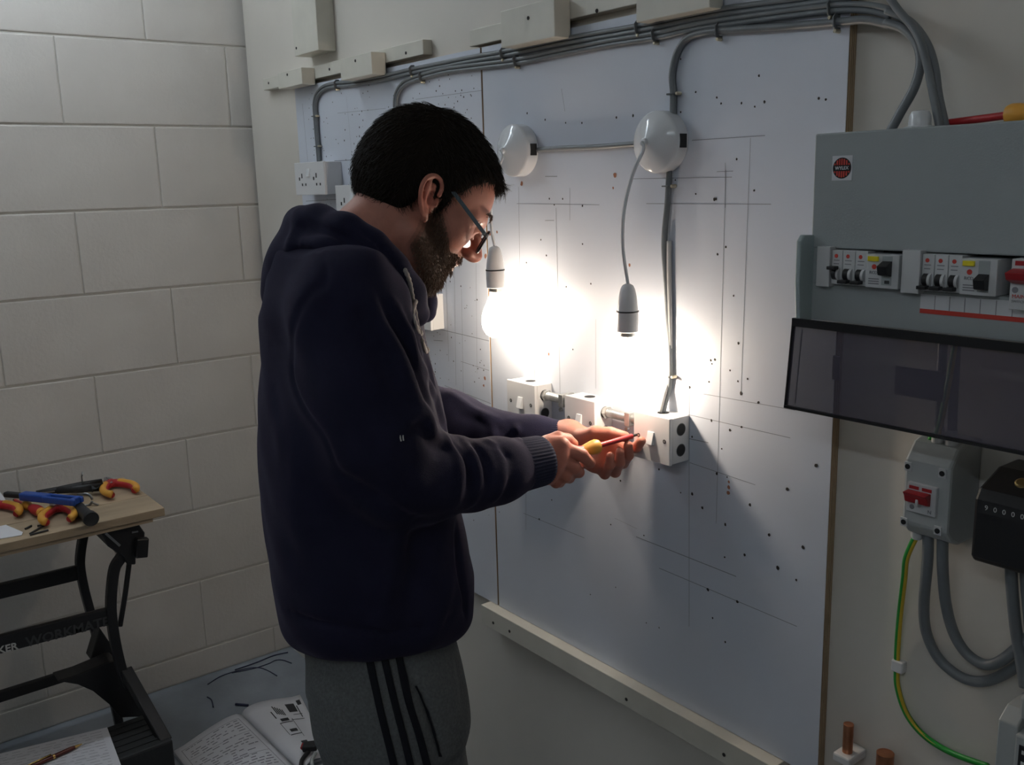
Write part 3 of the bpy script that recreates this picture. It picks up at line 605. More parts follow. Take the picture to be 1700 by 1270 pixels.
# cut-out box at the lower right
DY = -.085
dx0 = on_y(1654, 1230, DY)[0]; dz1 = on_y(1660, 1195, DY)[2]
co = thing('supply_cutout', 'grey plastic cut-out block at the lower right corner', 'electrical box', (dx0+.06, 0, dz1-.16))
MB().prism([(dx0, y, z) for y, z in ((0, dz1-.16), (DY, dz1-.16), (DY, dz1), (DY+.02, dz1+.014), (-.02, dz1+.014), (0, dz1+.01))], (.024, 0, 0)).build('side_casing', 'isolator_grey', co, bev=.002)
MB().box((dx0+.024, DY-.006, dz1-.16), (dx0+.13, 0, dz1-.006)).build('casing', 'isolator_grey', co, bev=.003)
MB().box((dx0+.018, DY+.012, dz1+.004), (dx0+.11, -.004, dz1+.036)).build('cable_shroud', 'isolator_grey', co, bev=.004)
MB().lathe((dx0+.034, DY+.014, dz1+.02), (0, -1, 0), [(.004, 0), (.004, .003)], 10).build('screw', 'steel', co)
k = MB().box((dx0+.030, DY-.0068, dz1-.10), (dx0+.052, DY-.0055, dz1-.018)).build('rating_label', 'black_plastic', co, bev=.0008)
for j in range(9): MB().box((dx0+.034+.008*(j % 2), DY-.0073, dz1-.029-.0075*j), (dx0+.039+.008*(j % 2), DY-.0066, dz1-.024-.0075*j)).build('print_mark', 'light_print', k)
MB().lathe((dx0-.002, -.03, dz1-.045), (-1, 0, 0), [(.010, 0), (.010, .006), (.007, .012)], 14).build('cable_gland', 'breaker_white', co, smooth='auto')
# copper pipes
def pipe(label, top, R, clipz=None):
    c = on_y(*top, -.03); t = thing('copper_pipe', label, 'pipe', (c[0], -.03, 0), 'copper pipes')
    MB().tube([(c[0], -.03, .0), (c[0], -.03, c[2])], R, 20, caps=False).build('pipe', 'copper', t, smooth='auto')
    MB().lathe((c[0], -.03, c[2]), (0, 0, -1), [(R*1.01, 0), (R*.82, -.0005), (R*.82, .012), (.001, .0125)], 20).build('pipe_mouth', 'copper', t)
    if clipz:
        z = on_y(top[0], clipz, -.03)[2]; k = MB().box((c[0]-R*1.9, -.047, z-.008), (c[0]+R*1.9, 0, z+.007)).build('pipe_clip', 'white_plastic', t, bev=.003)
    return t
pipe('thin copper pipe standing in a white clip beside the board edge', (1409, 1202), .0076, 1256)
pipe('thicker copper pipe end at the bottom, right of the clipped pipe', (1470, 1250), .0125)
# ================================================================== folding workbench
BZ = .76
bx0, bx1, by1, by0 = -2.718, -2.366, -.524, -1.32
wb = thing('folding_workbench', 'black folding workbench with a pale wooden top beside the block wall', 'workbench', (-2.5, -.9, 0))
xm = bx0+.215
MB().box((xm+.003, by0, BZ-.021), (bx1, by1, BZ)).build('top_board', 'bench_wood', wb, bev=.0015)
MB().box((bx0, by0, BZ-.021), (xm, by1, BZ)).build('top_board', 'bench_wood', wb, bev=.0015)
MB().box((xm-.05, by0, BZ-.034), (bx1-.012, by1-.028, BZ-.0212)).build('under_board', 'bench_wood', wb)
FX, KX = -2.43, -2.62                                    # planes of the front and the back frame
def fpx(pts, x): return [on_x(a, b, x) for a, b in pts]
def sweep(name, pts, x, w, h, n=6, par=wb): return MB().strip(catmull(fpx(pts, x), n), w, h, up=(1, 0, 0)).build(name, 'bench_black', par, bev=.003)
sweep('leg', [(139, 884), (134, 915), (133, 940), (139, 975), (150, 1017), (162, 1062), (172, 1085)], KX, .022, .026)
sweep('leg', [(210, 915), (199, 928), (189, 948), (184, 1000), (187, 1040), (194, 1080), (204, 1118), (214, 1138)], FX, .024, .024)
sweep('leg_stay', [(215, 930), (208, 985), (199, 1040)], FX-.03, .012, .012)
def rail(name, l, r, x, h):
    a, b = on_x(*l, x), on_x(*r, x); a = b+(a-b)*1.9
    return MB().bar(a, b, .014, h, up=(0, 0, 1)).build(name, 'bench_black', wb, bev=.003), a, b
rail('cross_rail', (0, 981), (134, 949), KX, .041)
rl, ra, rb = rail('lettered_rail', (0, 1069), (188, 1020), FX, .046)
rail('lower_rail', (0, 1156), (180, 1099), KX+.04, .030)
# lettering on the front rail
d = (rb-ra)/np.linalg.norm(rb-ra); nrm = np.array([1., 0, 0]); upv = np.array([0, 0, 1.])
s0 = on_x(30, 1077, FX+.0085)
lettering('maker_lettering', 'BLACK & DECKER', s0, d, upv, .025, 'light_print', rl, .0004, 'RIGHT', .0006)
lettering('model_lettering', 'WORKMATE', on_x(44, 1074, FX+.0085), d, upv, .034, 'faint_print', rl, .0004, 'LEFT', .0008)
# jaw bracket under the right end of the top
j = MB(); J = [(166, 880), (180, 908), (205, 925), (212, 938), (226, 938), (226, 926), (236, 915), (240, 905), (241, 885), (232, 872), (232, 862), (170, 873)]
j.prism([on_x(a, b, FX+.02) for a, b in J], (-.16, 0, 0)); jb = j.build('jaw_bracket', 'bench_black', wb, bev=.004)
MB().bar(on_x(175, 885, FX+.023), on_x(199, 906, FX+.023), .004, .006).build('crank_slot', 'tool_steel', jb)
MB().bar(on_x(236, 893, FX+.03), on_x(234, 925, FX+.03), .03, .02, up=(1, 0, 0)).build('jaw_catch', 'bench_black', jb, bev=.003)
MB().bar(on_x(219, 884, FX+.023), on_x(229, 882, FX+.023), .003, .004).build('rivet', 'tool_steel', jb)
# lower gusset and foot
j = MB(); j.prism([on_x(a, b, KX+.06) for a, b in ((150, 1096), (166, 1043), (189, 1076), (187, 1100))], (-.05, 0, 0)); j.build('knee_plate', 'bench_black', wb, bev=.003)
j = MB(); j.prism([on_x(a, b, FX-.05) for a, b in ((95, 1131), (130, 1120), (182, 1098), (192, 1096), (208, 1128), (232, 1160), (240, 1190), (200, 1192), (182, 1170), (155, 1148), (130, 1137))], (-.06, 0, 0)); j.build('foot_gusset', 'bench_black', wb, bev=.003)
SZ = .20
sA, sB = on_z(287, 1228, SZ), on_z(236, 1186, SZ)
MB().bar(on_x(208, 1112, FX)+[0, 0, 0], sA+[-.02, -.012, -.012], .03, .022).build('foot_stay', 'bench_black', wb, bev=.003)
MB().box((sB[0], by0, SZ-.085), (sA[0], sA[1], SZ)).build('step', 'step_black', wb, bev=.006)
for k in range(5):
    x = sB[0]+(sA[0]-sB[0])*(.15+.17*k); MB().box((x-.004, by0+.01, SZ-.0005), (x+.004, sA[1]-.012, SZ+.0022)).build('tread_rib', 'step_black', wb)
for y in (sA[1]-.06, by0+.05):
    for x in (sB[0]+.02, sA[0]-.05): MB().box((x, y-.02, 0), (x+.035, y+.02, SZ-.084)).build('foot', 'bench_black', wb, bev=.004)
# back foot frame on the floor
MB().bar((KX, sA[1]-.03, .0), on_x(172, 1085, KX), .022, .026, up=(1, 0, 0)).build('leg', 'bench_black', wb, bev=.003)
# ------------------------------------------------------------------ tools on the bench
def pliers(label, piv, hnd, spread=.5, jaw='tool_steel', length=.175):
    t = thing('pliers', label, 'pliers', (0, 0, 0), 'insulated pliers on the workbench')
    z = .0
    for s in (-1, 1):
        P = catmull([(-.006, -s*.004, z), (.012, s*.010, z), (.035, s*(.018+.012*spread), z), (.065, s*(.024+.022*spread), z), (.095, s*(.022+.026*spread), z), (.112, s*(.016+.028*spread), z)], 5)
        n = len(P); R = [.0105-.002*(i/n) for i in range(n)]
        h = MB().tube(P, R, 12).build('handle', 'tool_red', t, smooth=True)
        Q = [p+np.array([.001, s*.0045, .0042]) for p in P[n//4:]]; Q.append(Q[-1]+(Q[-1]-Q[-2])*1.1-np.array([0, s*.0035, .002])); MB().tube(Q, [.0092]*(len(Q)-2)+[.0102, .0092], 12).build('handle_grip', 'tool_yellow', h, smooth=True)
        MB().lathe((.006, s*.007, z), (0, 0, 1), [(.012, -.008), (.0145, -.004), (.0145, .004), (.012, .008)], 14).build('finger_guard', 'tool_red', h, smooth='auto')
        MB().prism([(-.004, s*.001, -.006), (-.004, s*.0125, -.006), (-.022, s*.0125, -.006), (-.05, s*.004, -.006), (-.05, s*.0006, -.006)], (0, 0, .012)).build('jaw', jaw, t, bev=.001)
    MB().lathe((-.008, 0, 0), (0, 0, 1), [(.006, -.0075), (.006, .0075)], 14).build('pivot', 'steel', t)
    a, b = on_z(*piv, BZ+.013), on_z(*hnd, BZ+.013); v = b-a; ang = math.atan2(v[1], v[0])
    t.location = tuple(a); t.rotation_euler = (0, 0, ang); return t
pliers('red and yellow pliers lying alone at the right end of the workbench', (184, 802), (218, 828), .45)
pliers('red and yellow pliers at the front edge of the bench, pointing to the blue stripper', (98, 842), (96, 872), .35)
pliers('red and yellow pliers cut off by the left edge of the photo', (-6, 838), (14, 872), .5)
def seg_tool(name, label, cat, a, b, za, zb):
    t = thing(name, label, cat, (0, 0, 0)); A, B = on_z(*a, za), on_z(*b, zb); return t, A, B
t, A, B = seg_tool('wire_stripper', 'blue wire stripper lying on top of the other tools', 'wire stripper', (37, 823), (131, 832), BZ+.042, BZ+.042)
t.location = tuple((A+B)/2); d = (B-A)/np.linalg.norm(B-A); s = np.cross([0, 0, 1], d)
MB().bar(A+d*.0, A+d*.085, .026, .020).build('body', 'tool_blue', t, bev=.004)
MB().bar(A+d*.075+s*.012, B+s*.014, .010, .016).build('handle', 'tool_blue', t, bev=.004)
MB().bar(A+d*.075-s*.010, B-s*.013, .010, .018).build('handle', 'tool_blue', t, bev=.004)
MB().bar(B+s*.018-d*.012, B-s*.018-d*.012, .014, .017).build('end_block', 'tool_blue', t, bev=.003)
MB().bar(A-d*.055, A+d*.004, .016, .014).build('cutting_head', 'rubber', t, bev=.004)
MB().bar(A+d*.088-[0, 0, .010], A+d*.102-[0, 0, .010], .012, .012).build('stop_block', 'paper', t, bev=.001)
t, A, B = seg_tool('crimping_tool', 'black long-handled crimping tool behind the blue stripper', 'crimping tool', (60, 818), (153, 806), BZ+.02, BZ+.02)
t.location = tuple((A+B)/2); d = (B-A)/np.linalg.norm(B-A); s = np.cross([0, 0, 1], d)
MB().tube([A, A+d*.05, A+d*.10+s*.010, A+d*.16+s*.016, B+s*.014], [.006, .009, .011, .011, .010], 12).build('handle', 'rubber', t, smooth=True)
MB().tube([A+d*.05-s*.004, A+d*.10-s*.014, A+d*.16-s*.026, B-s*.032], [.009, .011, .011, .010], 12).build('handle', 'rubber', t, smooth=True)
for k in (.006, -.004): MB().tube([B+s*(.014+k), B+s*(.010+k)+d*.05], .0016, 8).build('steel_rod', 'tool_steel', t)
e = A+d*.112+s*.010
MB().strip([e+[0, 0, .006], e+[0, 0, .028], e+[.006, .002, .036]], .012, .003, up=d).build('spring_clip', 'steel', t)
MB().bar(A+d*.01-[0, 0, 0], A+d*.045, .018, .004).build('jaw', 'steel', t)
t, A, B = seg_tool('torch', 'short black cylindrical torch pointing to the front edge of the bench', 'torch', (118, 832), (152, 862), BZ+.0185, BZ+.0185)
t.location = tuple((A+B)/2); d = (B-A)/np.linalg.norm(B-A)
MB().lathe(A, d, [(.0135, 0), (.0145, .004), (.0145, np.linalg.norm(B-A)-.03), (.0178, np.linalg.norm(B-A)-.018), (.0182, np.linalg.norm(B-A)-.002), (.0165, np.linalg.norm(B-A))], 22).build('barrel', 'rubber', t, smooth='auto')
MB().lathe(B, d, [(.0168, -.004), (.0168, .0008), (.012, -.001)], 22).build('lens_ring', 'black_plastic', t, smooth='auto')
t = thing('screwdriver', 'red and yellow stubby screwdriver under the blue stripper', 'screwdriver', (0, 0, 0)); screwdriver_parts(t, .17, .07)
A, B = on_z(28, 832, BZ+.0145), on_z(70, 851, BZ+.0145); d = (B-A)/np.linalg.norm(B-A); orient(t, B-d*.168, B)
t = thing('hose_clip', 'small metal ring clip standing beside the torch', 'clip', on_z(144, 840, BZ))
c = on_z(144, 840, BZ)+[0, 0, .017]
MB().tube(catmull([c+.016*(RH*math.cos(a)+np.array([0, 0, 1])*math.sin(a)) for a in np.arange(0, 6.3, .5)], 2), .0032, 8).build('ring', 'tool_steel', t, smooth=True)
MB().bar(c+RH*.014-[0, 0, .008], c+RH*.03-[0, 0, .015], .006, .003).build('tail', 'tool_steel', t)
MB().bar(c-RH*.004+[0, 0, .014], c-RH*.02+[0, 0, .016], .006, .003).build('tail', 'tool_steel', t)
for lab, P in (('thin dark hex key lying in front of the pliers, bent at its end', [(62, 873), (76, 871), (50, 886)]), ('short dark drill bit lying next to the hex key', [(42, 878), (52, 873)]), ('dark flat bit near the front edge of the bench', [(50, 888), (80, 880)])):
    tag(MB().tube([on_z(*p, BZ+.0026) for p in P], .0026, 8).build('hex_key' if 'hex' in lab[:14] else 'drill_bit', 'rubber'), lab, 'tool')
def sheet(name, label, cat, px, z, m='paper', parent=None):
    P = [on_z(*p, z) for p in px]; o = MB().prism(P, (0, 0, .0012)).build(name, m); return tag(o, label, cat)
sheet('paper_sheet', 'crumpled white paper under the pliers at the left edge', 'paper', [(-30, 880), (10, 872), (38, 884), (36, 889), (-30, 900)], BZ+.0005)
sheet('paper_sheet', 'white paper corner behind the tools at the left edge', 'paper', [(-30, 815), (0, 816), (10, 832), (-30, 840)], BZ+.0005)
# ------------------------------------------------------------------ notes and pen on the step
PZ = SZ+.004
pa = [on_z(*p, PZ) for p in ((178, 1209), (206, 1285), (-60, 1345), (-60, 1268))]
t = thing('note_sheets', 'stack of printed paper sheets lying on the workbench step under the pen', 'paper', pa[0])
MB().prism(pa, (0, 0, .003)).build('sheet_stack', 'paper', t)
def quad_ink(mb, c, u0, v0, u1, v1, dz=.0004):
    f = lambda u, v: c[0]*(1-u)*(1-v)+c[1]*(1-u)*v+c[2]*u*v+c[3]*u*(1-v)+np.array([0, 0, dz])
    mb.add([f(u0, v0), f(u1, v0), f(u1, v1), f(u0, v1)], [(0, 1, 2, 3)])
mb = MB(); cc = [p+np.array([0, 0, .003]) for p in pa]
for k in range(14):
    v = .06+.06*k; u = .05
    while u < .92:
        w = random.uniform(.02, .09); quad_ink(mb, cc, u, v, min(u+w, .95), v+.006); u += w+random.uniform(.01, .05)
for k in range(3): quad_ink(mb, cc, .05, .16+.2*k, .95, .163+.2*k)
o = mb.build('printed_lines', 'paper_ink', t); o['kind'] = 'stuff'
PA, PB = on_z(136, 1235, PZ+.009), on_z(54, 1272, PZ+.009); d = (PB-PA)/np.linalg.norm(PB-PA)
pen = thing('ballpoint_pen', 'maroon ballpoint pen with gold trim on the printed sheets', 'pen', (PA+PB)/2); pl = np.linalg.norm(PB-PA)*1.25
MB().lathe(PA, d, [(.0012, 0), (.0034, .012), (.0040, .018)], 16).build('tip', 'pen_gold', pen, smooth='auto')
MB().lathe(PA, d, [(.0042, .018), (.0056, .03), (.0058, pl*.45)], 16).build('barrel', 'pen_maroon', pen, smooth='auto')
MB().lathe(PA, d, [(.0061, pl*.45), (.0061, pl*.45+.005)], 16).build('gold_band', 'pen_gold', pen, smooth='auto')
MB().lathe(PA, d, [(.0058, pl*.45+.005), (.005, pl*.95), (.003, pl)], 16).build('cap', 'pen_maroon', pen, smooth='auto')
MB().tube([PA+d*pl*.5+[0, 0, .0085], PA+d*pl*.95+[0, 0, .0075]], [.0022, .0014], 8).build('clip', 'pen_gold', pen, smooth=True)
# ------------------------------------------------------------------ open book on the floor
bk = thing('open_book', 'open wiring book lying on the floor behind the man', 'book', on_z(400, 1184, 0))
S0, S1 = on_z(400, 1186, .012), on_z(484, 1268, .012); S1 = S0+(S1-S0)*1.2
L0, L1 = on_z(288, 1247, .012), on_z(345, 1320, .012)
R0, R1 = on_z(498, 1153, .012), on_z(540, 1238, .012); R1 = R0+(R1-R0)*1.15
def leaf(name, a0, a1, b0, b1, hump):
    def f(u, v, dz=0.0):
        p = (a0*(1-v)+a1*v)*(1-u)+(b0*(1-v)+b1*v)*u
        return p+np.array([0, 0, hump*math.sin(math.pi*min(1, u*1.15)**.6)*(.9+.1*v)+dz])
    MB().grid([[f(i/14, k/8) for k in range(9)] for i in range(15)]).build(name, 'paper', bk, smooth=True, solid=.0012)
    mbk = MB(); g = [[f(i/14, k/4) for i in range(15)] for k in (0, 4)]
    return f
fl_ = leaf('left_page', S0, S1, L0, L1, .016); fr_ = leaf('right_page', S0, S1, R0, R1, .022)
MB().add([L0-[0, 0, .0115], L1-[0, 0, .0115], R1-[0, 0, .0115], R0-[0, 0, .0115], L0-[0, 0, .004], L1-[0, 0, .004], R1-[0, 0, .004], R0-[0, 0, .004]], [(0, 1, 2, 3), (4, 5, 6, 7), (0, 1, 5, 4), (1, 2, 6, 5), (2, 3, 7, 6), (3, 0, 4, 7)]).build('page_block', 'paper', bk)
def ink(mb, f, u0, v0, u1, v1):
    n = max(2, int(abs(u1-u0)/.06)+1); us = np.linspace(u0, u1, n)
    mb.grid([[f(u, v0, .0012), f(u, v1, .0012)] for u in us])
mb = MB(); random.seed(11)
for k in range(22):
    v = .10+.038*k; u = .14
    while u < .86:
        w = random.uniform(.02, .10); 
        if random.random() < .72: ink(mb, fl_, u, v, min(u+w, .88), v+.011)
        u += w+random.uniform(.012, .05)
for v in (.08, .30, .62, .95): ink(mb, fl_, .1, v, .92, v+.004)
for u in (.1, .92): ink(mb, fl_, u, .08, u+.006, .95)
o = mb.build('printed_text', 'paper_ink', bk); o['kind'] = 'stuff'
mb = MB()
for u, v in ((.40, .34), (.42, .52), (.46, .72)): ink(mb, fr_, u, v, u+.16, v+.045)
for k in range(5): ink(mb, fr_, .42+.03*k, .12+.02*k, .44+.03*k, .26+.01*k)
ink(mb, fr_, .66, .12, .82, .26); ink(mb, fr_, .84, .16, .86, .36); ink(mb, fr_, .34, .2, .36, .32); ink(mb, fr_, .88, .08, .95, .16)
for u, v, w, h in ((.34, .40, .3, .012), (.36, .60, .3, .012), (.62, .36, .012, .3), (.34, .40, .012, .2), (.6, .38, .3, .008), (.7, .3, .2, .008)): ink(mb, fr_, u, v, u+w*.9, v+h)
o = mb.build('wiring_diagram', 'ink_dark', bk); o['kind'] = 'stuff'
# small thing lying on the book
c = on_z(514, 1240, .050); t = thing('wire_tool', 'small black and red tool with a grey loop lying on the open book', 'tool', c-[0, 0, .01])
MB().bar(c-RH*.018, c+RH*.022+[0, 0, .004], .03, .018).build('head', 'rubber', t, bev=.004)
MB().bar(c-RH*.022+[0, 0, .006], c-RH*.012-[0, 0, .006], .024, .006).build('red_insert', 'tool_red', t, bev=.002)
MB().tube(catmull([c-DH*.01-[0, 0, .006], c-DH*.05-RH*.012-[0, 0, .010], c-DH*.09+RH*.0-[0, 0, .012], c-DH*.10+RH*.03-[0, 0, .012]], 6), .006, 10).build('handle', 'rubber', t, smooth=True)
MB().tube(catmull([c-DH*.02+RH*.02-[0, 0, .006], c-DH*.05+RH*.015-[0, 0, .01], c-DH*.08+RH*.03-[0, 0, .012], c-DH*.06+RH*.06-[0, 0, .012]], 6), .005, 10).build('loop', 'isolator_grey', t, smooth=True)
# offcuts of wire on the floor
def floor_wire(label, px, r=.0016, m='wire_blue', name='wire_offcut'):
    tag(MB().tube(catmull([on_z(a, b, r) for a, b in px], 6), r, 6).build(name, m, smooth=True), label, 'wire', 'wire offcuts on the floor')
floor_wire('long dark wire offcut arching along the foot of the block wall', [(345, 1136), (368, 1122), (400, 1112), (425, 1108), (442, 1112), (460, 1122)])
floor_wire('dark wire offcut touching the wall and ending near the man\'s leg', [(385, 1117), (420, 1110), (445, 1102), (458, 1096), (470, 1096), (484, 1101)])
floor_wire('straight dark wire offcut lying in the corner of wall and floor', [(390, 1112), (425, 1100), (455, 1088), (478, 1083)], .002)
floor_wire('short bent blue wire offcut alone on the floor', [(344, 1157), (351, 1162), (354, 1174)], .002)
floor_wire('short thick dark offcut at the top edge of the open book', [(391, 1169), (412, 1171)], .004)
# ================================================================== the man
# surfaces are grown from distance fields and meshed with surface nets
class Field:
    def __init__(s, xs, ys, zs):
        s.ax = [np.asarray(a, np.float32) for a in (xs, ys, zs)]
        s.f = np.full([len(a) for a in s.ax], .2, np.float32)
    def sub(s, lo, hi):
        sl = []
        for a, l, h in zip(s.ax, lo, hi):
            i0 = max(0, int(np.searchsorted(a, l))-1); i1 = min(len(a), int(np.searchsorted(a, h))+1); sl.append(slice(i0, max(i1, i0+1)))
        X = s.ax[0][sl[0]][:, None, None]; Y = s.ax[1][sl[1]][None, :, None]; Z = s.ax[2][sl[2]][None, None, :]
        return tuple(sl), (X, Y, Z)
    def put(s, fn, lo, hi, k=.01, pad=.03):
        sl, P = s.sub(np.asarray(lo)-pad-k, np.asarray(hi)+pad+k); s.f[sl] = smin(s.f[sl], fn(P), k)
    def cut(s, fn, lo, hi, k=.004, pad=.01):
        sl, P = s.sub(np.asarray(lo)-pad, np.asarray(hi)+pad); s.f[sl] = -smin(-s.f[sl], fn(P), k)
    def cones(s, chain, k=.01, kin=None, pad=.03):          # chain of (point, radius)
        pts = [(V3(p), r) for p, r in chain]
        lo = np.min([p-r for p, r in pts], 0); hi = np.max([p+r for p, r in pts], 0)
        def fn(P):
            d = None
            for (a, ra), (b, rb) in zip(pts[:-1], pts[1:]):
                e = cone(P, a, b, ra, rb); d = e if d is None else (np.minimum(d, e) if kin is None else smin(d, e, kin))
            return d
        s.put(fn, lo, hi, k, pad)
    def ell(s, M, o, c, r, k=.01, cut=False, pad=.02):      # ellipsoid in a local frame M (columns) with origin o
        w = o+M@V3(c); R = max(r)
        fn = lambda P: ellip(local(P, M, w), r)
        (s.cut if cut else s.put)(fn, w-R, w+R, k, pad)
    def sample(s, p):
        i = [int(np.clip(np.searchsorted(a, v), 0, len(a)-1)) for a, v in zip(s.ax, p)]; return s.f[i[0], i[1], i[2]]
    def hit(s, px, py, d0=1.15, d1=2.0):
        d = ray(px, py); d = d/(d@DH); t = np.arange(d0, d1, .002); Q = CAM[None]+d[None]*t[:, None]
        I = [np.clip(np.searchsorted(a, Q[:, k]), 0, len(a)-1) for k, a in enumerate(s.ax)]
        v = s.f[I[0], I[1], I[2]]; w = np.nonzero(v < 0)[0]
        return Q[w[0]] if len(w) else None
    def stroke(s, pix, amp, w, n=5):                         # ridge (amp > 0) or groove along a path drawn over the surface
        H = [s.hit(*p) for p in pix]; H = [h for h in H if h is not None]
        if len(H) < 2: return
        P = catmull(H, n) if len(H) > 2 else [H[0]+(H[1]-H[0])*t for t in np.linspace(0, 1, 8)]
        m = len(P); lo = np.min(P, 0)-3*w; hi = np.max(P, 0)+3*w
        sl, G = s.sub(lo, hi); g = np.zeros(s.f[sl].shape, np.float32)
        for i in range(m-1):
            a, b = P[i], P[i+1]; e = min(1, min(i+1, m-1-i)/(m*.22))
            l2, h2 = np.minimum(a, b)-2.6*w, np.maximum(a, b)+2.6*w; s2, G2 = s.sub(l2, h2)
            dd = cone(G2, a, b, 0, 0); q = e*np.exp(-(dd/w)**2)
            ls = tuple(slice(u.start-v.start, u.stop-v.start) for u, v in zip(s2, sl))
            try: g[ls] = np.maximum(g[ls], q)
            except ValueError: pass
        s.f[sl] -= amp*g
    def mesh(s):
        f = s.f; ax = s.ax; inside = f < 0
        c = np.zeros(np.array(f.shape)-1, np.int8)
        for i in (0, 1):
            for j in (0, 1):
                for k in (0, 1): c += inside[i:f.shape[0]-1+i, j:f.shape[1]-1+j, k:f.shape[2]-1+k]
        act = (c > 0) & (c < 8); I, J, K = np.nonzero(act); idx = np.full(c.shape, -1, np.int32); idx[act] = np.arange(len(I))
        co = {}; 
        for i in (0, 1):
            for j in (0, 1):
                for k in (0, 1): co[i, j, k] = f[I+i, J+j, K+k].astype(np.float64)
        acc = np.zeros((len(I), 3)); cnt = np.zeros(len(I))
        for a in co:
            for d in range(3):
                if a[d]: continue
                b = list(a); b[d] = 1; b = tuple(b); fa, fb = co[a], co[b]; m = (fa < 0) != (fb < 0)
                t = np.where(m, fa/np.where(m, fa-fb, 1), 0); p = np.tile(np.array(a, float), (len(I), 1)); p[:, d] = t
                acc[m] += p[m]; cnt[m] += 1
        p = acc/cnt[:, None]; V = np.empty_like(p)
        for d, N in enumerate((I, J, K)): V[:, d] = ax[d][N]*(1-p[:, d])+ax[d][N+1]*p[:, d]
        F = []
        for d in range(3):
            o1, o2 = (d+1) % 3, (d+2) % 3
            sa = [slice(None)]*3; sb = [slice(None)]*3; sa[d] = slice(0, -1); sb[d] = slice(1, None)
            for o in (o1, o2): sa[o] = slice(1, -1); sb[o] = slice(1, -1)
            A, B = inside[tuple(sa)], inside[tuple(sb)]; E = np.nonzero(A != B); E = [e.copy() for e in E]; flip = B[tuple(E)]
            E[o1] += 1; E[o2] += 1
            def cell(u, v):
                q = list(E); q[o1] = E[o1]-1+u; q[o2] = E[o2]-1+v; return idx[q[0], q[1], q[2]]
            Q = np.stack([cell(0, 0), cell(1, 0), cell(1, 1), cell(0, 1)], 1); Q[flip] = Q[flip][:, ::-1]; F.append(Q)
        return V, np.concatenate(F)
def smin(a, b, k):
    if k <= 0: return np.minimum(a, b)
    h = np.clip(.5+.5*(b-a)/k, 0, 1); return b*(1-h)+a*h-k*h*(1-h)
def cone(P, a, b, ra, rb):
    X, Y, Z = P; v = b-a; L = float(v@v)+1e-12
    dx, dy, dz = X-a[0], Y-a[1], Z-a[2]
    t = np.clip((dx*v[0]+dy*v[1]+dz*v[2])/L, 0, 1)
    return np.sqrt((dx-t*v[0])**2+(dy-t*v[1])**2+(dz-t*v[2])**2)-(ra+(rb-ra)*t)
def local(P, M, o):
    X, Y, Z = P[0]-o[0], P[1]-o[1], P[2]-o[2]
    return [X*M[0, i]+Y*M[1, i]+Z*M[2, i] for i in range(3)]
def ellip(q, r):
    a = np.sqrt((q[0]/r[0])**2+(q[1]/r[1])**2+(q[2]/r[2])**2); b = np.sqrt((q[0]/r[0]**2)**2+(q[1]/r[1]**2)**2+(q[2]/r[2]**2)**2)
    return a*(a-1)/np.maximum(b, 1e-6)
def uni(lo, hi, h): return [np.arange(l, u, h) for l, u in zip(lo, hi)]
def axis(a, b, coarse, fine):            # rectilinear axis, fine inside the given ranges
    v = [a]; 
    while v[-1] < b:
        h = coarse
        for l, u, hh in fine:
            if l-hh <= v[-1] < u: h = min(h, hh)
            elif v[-1] < l: h = min(h, max(hh, (l-v[-1])*.5))
        v.append(v[-1]+h)
    return np.array(v)
def mesh_obj(name, V, F, m, parent=None, smooth=True, relax=0):
    me = bpy.data.meshes.new(name); off = world_loc(parent)
    me.from_pydata((V-off).tolist(), [], F.tolist()); me.validate()
    return link(name, me, m, parent, smooth)
def relaxed(V, F, n=2, lam=.5):
    E = np.concatenate([F[:, [0, 1]], F[:, [1, 2]], F[:, [2, 3]], F[:, [3, 0]]]); cnt = np.bincount(E.ravel(), minlength=len(V)).astype(float)
    for _ in range(n):
        S = np.zeros_like(V)
        for d in range(3): S[:, d] = np.bincount(E[:, 0], V[E[:, 1], d], len(V))+np.bincount(E[:, 1], V[E[:, 0], d], len(V))
        V = V*(1-lam)+lam*S/np.maximum(cnt, 1)[:, None]
    return V
# ------------------------------------------------------------------ body frame and joints
UPV = np.array([0., 0, 1])
def yawframe(yaw, pit=0., rol=0.):
    y = math.radians(yaw); fw = math.cos(y)*RH+math.sin(y)*DH; lf = np.cross(UPV, fw); p = math.radians(pit)
    f2 = math.cos(p)*fw-math.sin(p)*UPV; up = np.cross(f2, lf); r = math.radians(rol)
    l2 = math.cos(r)*lf+math.sin(r)*up; return np.stack([f2, l2, np.cross(f2, l2)], 1)
MBODY = yawframe(19); HM = yawframe(19, 33, 0); HO = at(698, 337, 1.502)
def hp(x, y, z): return HO+HM@np.array([x, y, z])
ST = [(555, 440, 80, .125), (560, 470, 106, .168), (567, 520, 127, .196), (572, 580, 142, .192), (578, 650, 154, .196), (585, 720, 163, .200), (592, 800, 168, .202), (605, 880, 174, .205), (617, 950, 177, .206), (621, 1005, 172, .204), (622, 1045, 162, .196), (622, 1085, 148, .186), (622, 1125, 138, .176)]
TD = 1.50
TZ, TC, TA, TB = [], [], [], []
for cx, cy, hw, b in ST[::-1]:
    c = at(cx, cy, TD); w = hw*TD/FPX; y = math.radians(19); a2 = max(w*w-(b*math.sin(y))**2, .0025)
    TZ.append(c[2]); TC.append(c[:2]); TA.append(math.sqrt(a2)/math.cos(y)); TB.append(b)
TZ, TC, TA, TB = map(np.array, (TZ, TC, TA, TB))
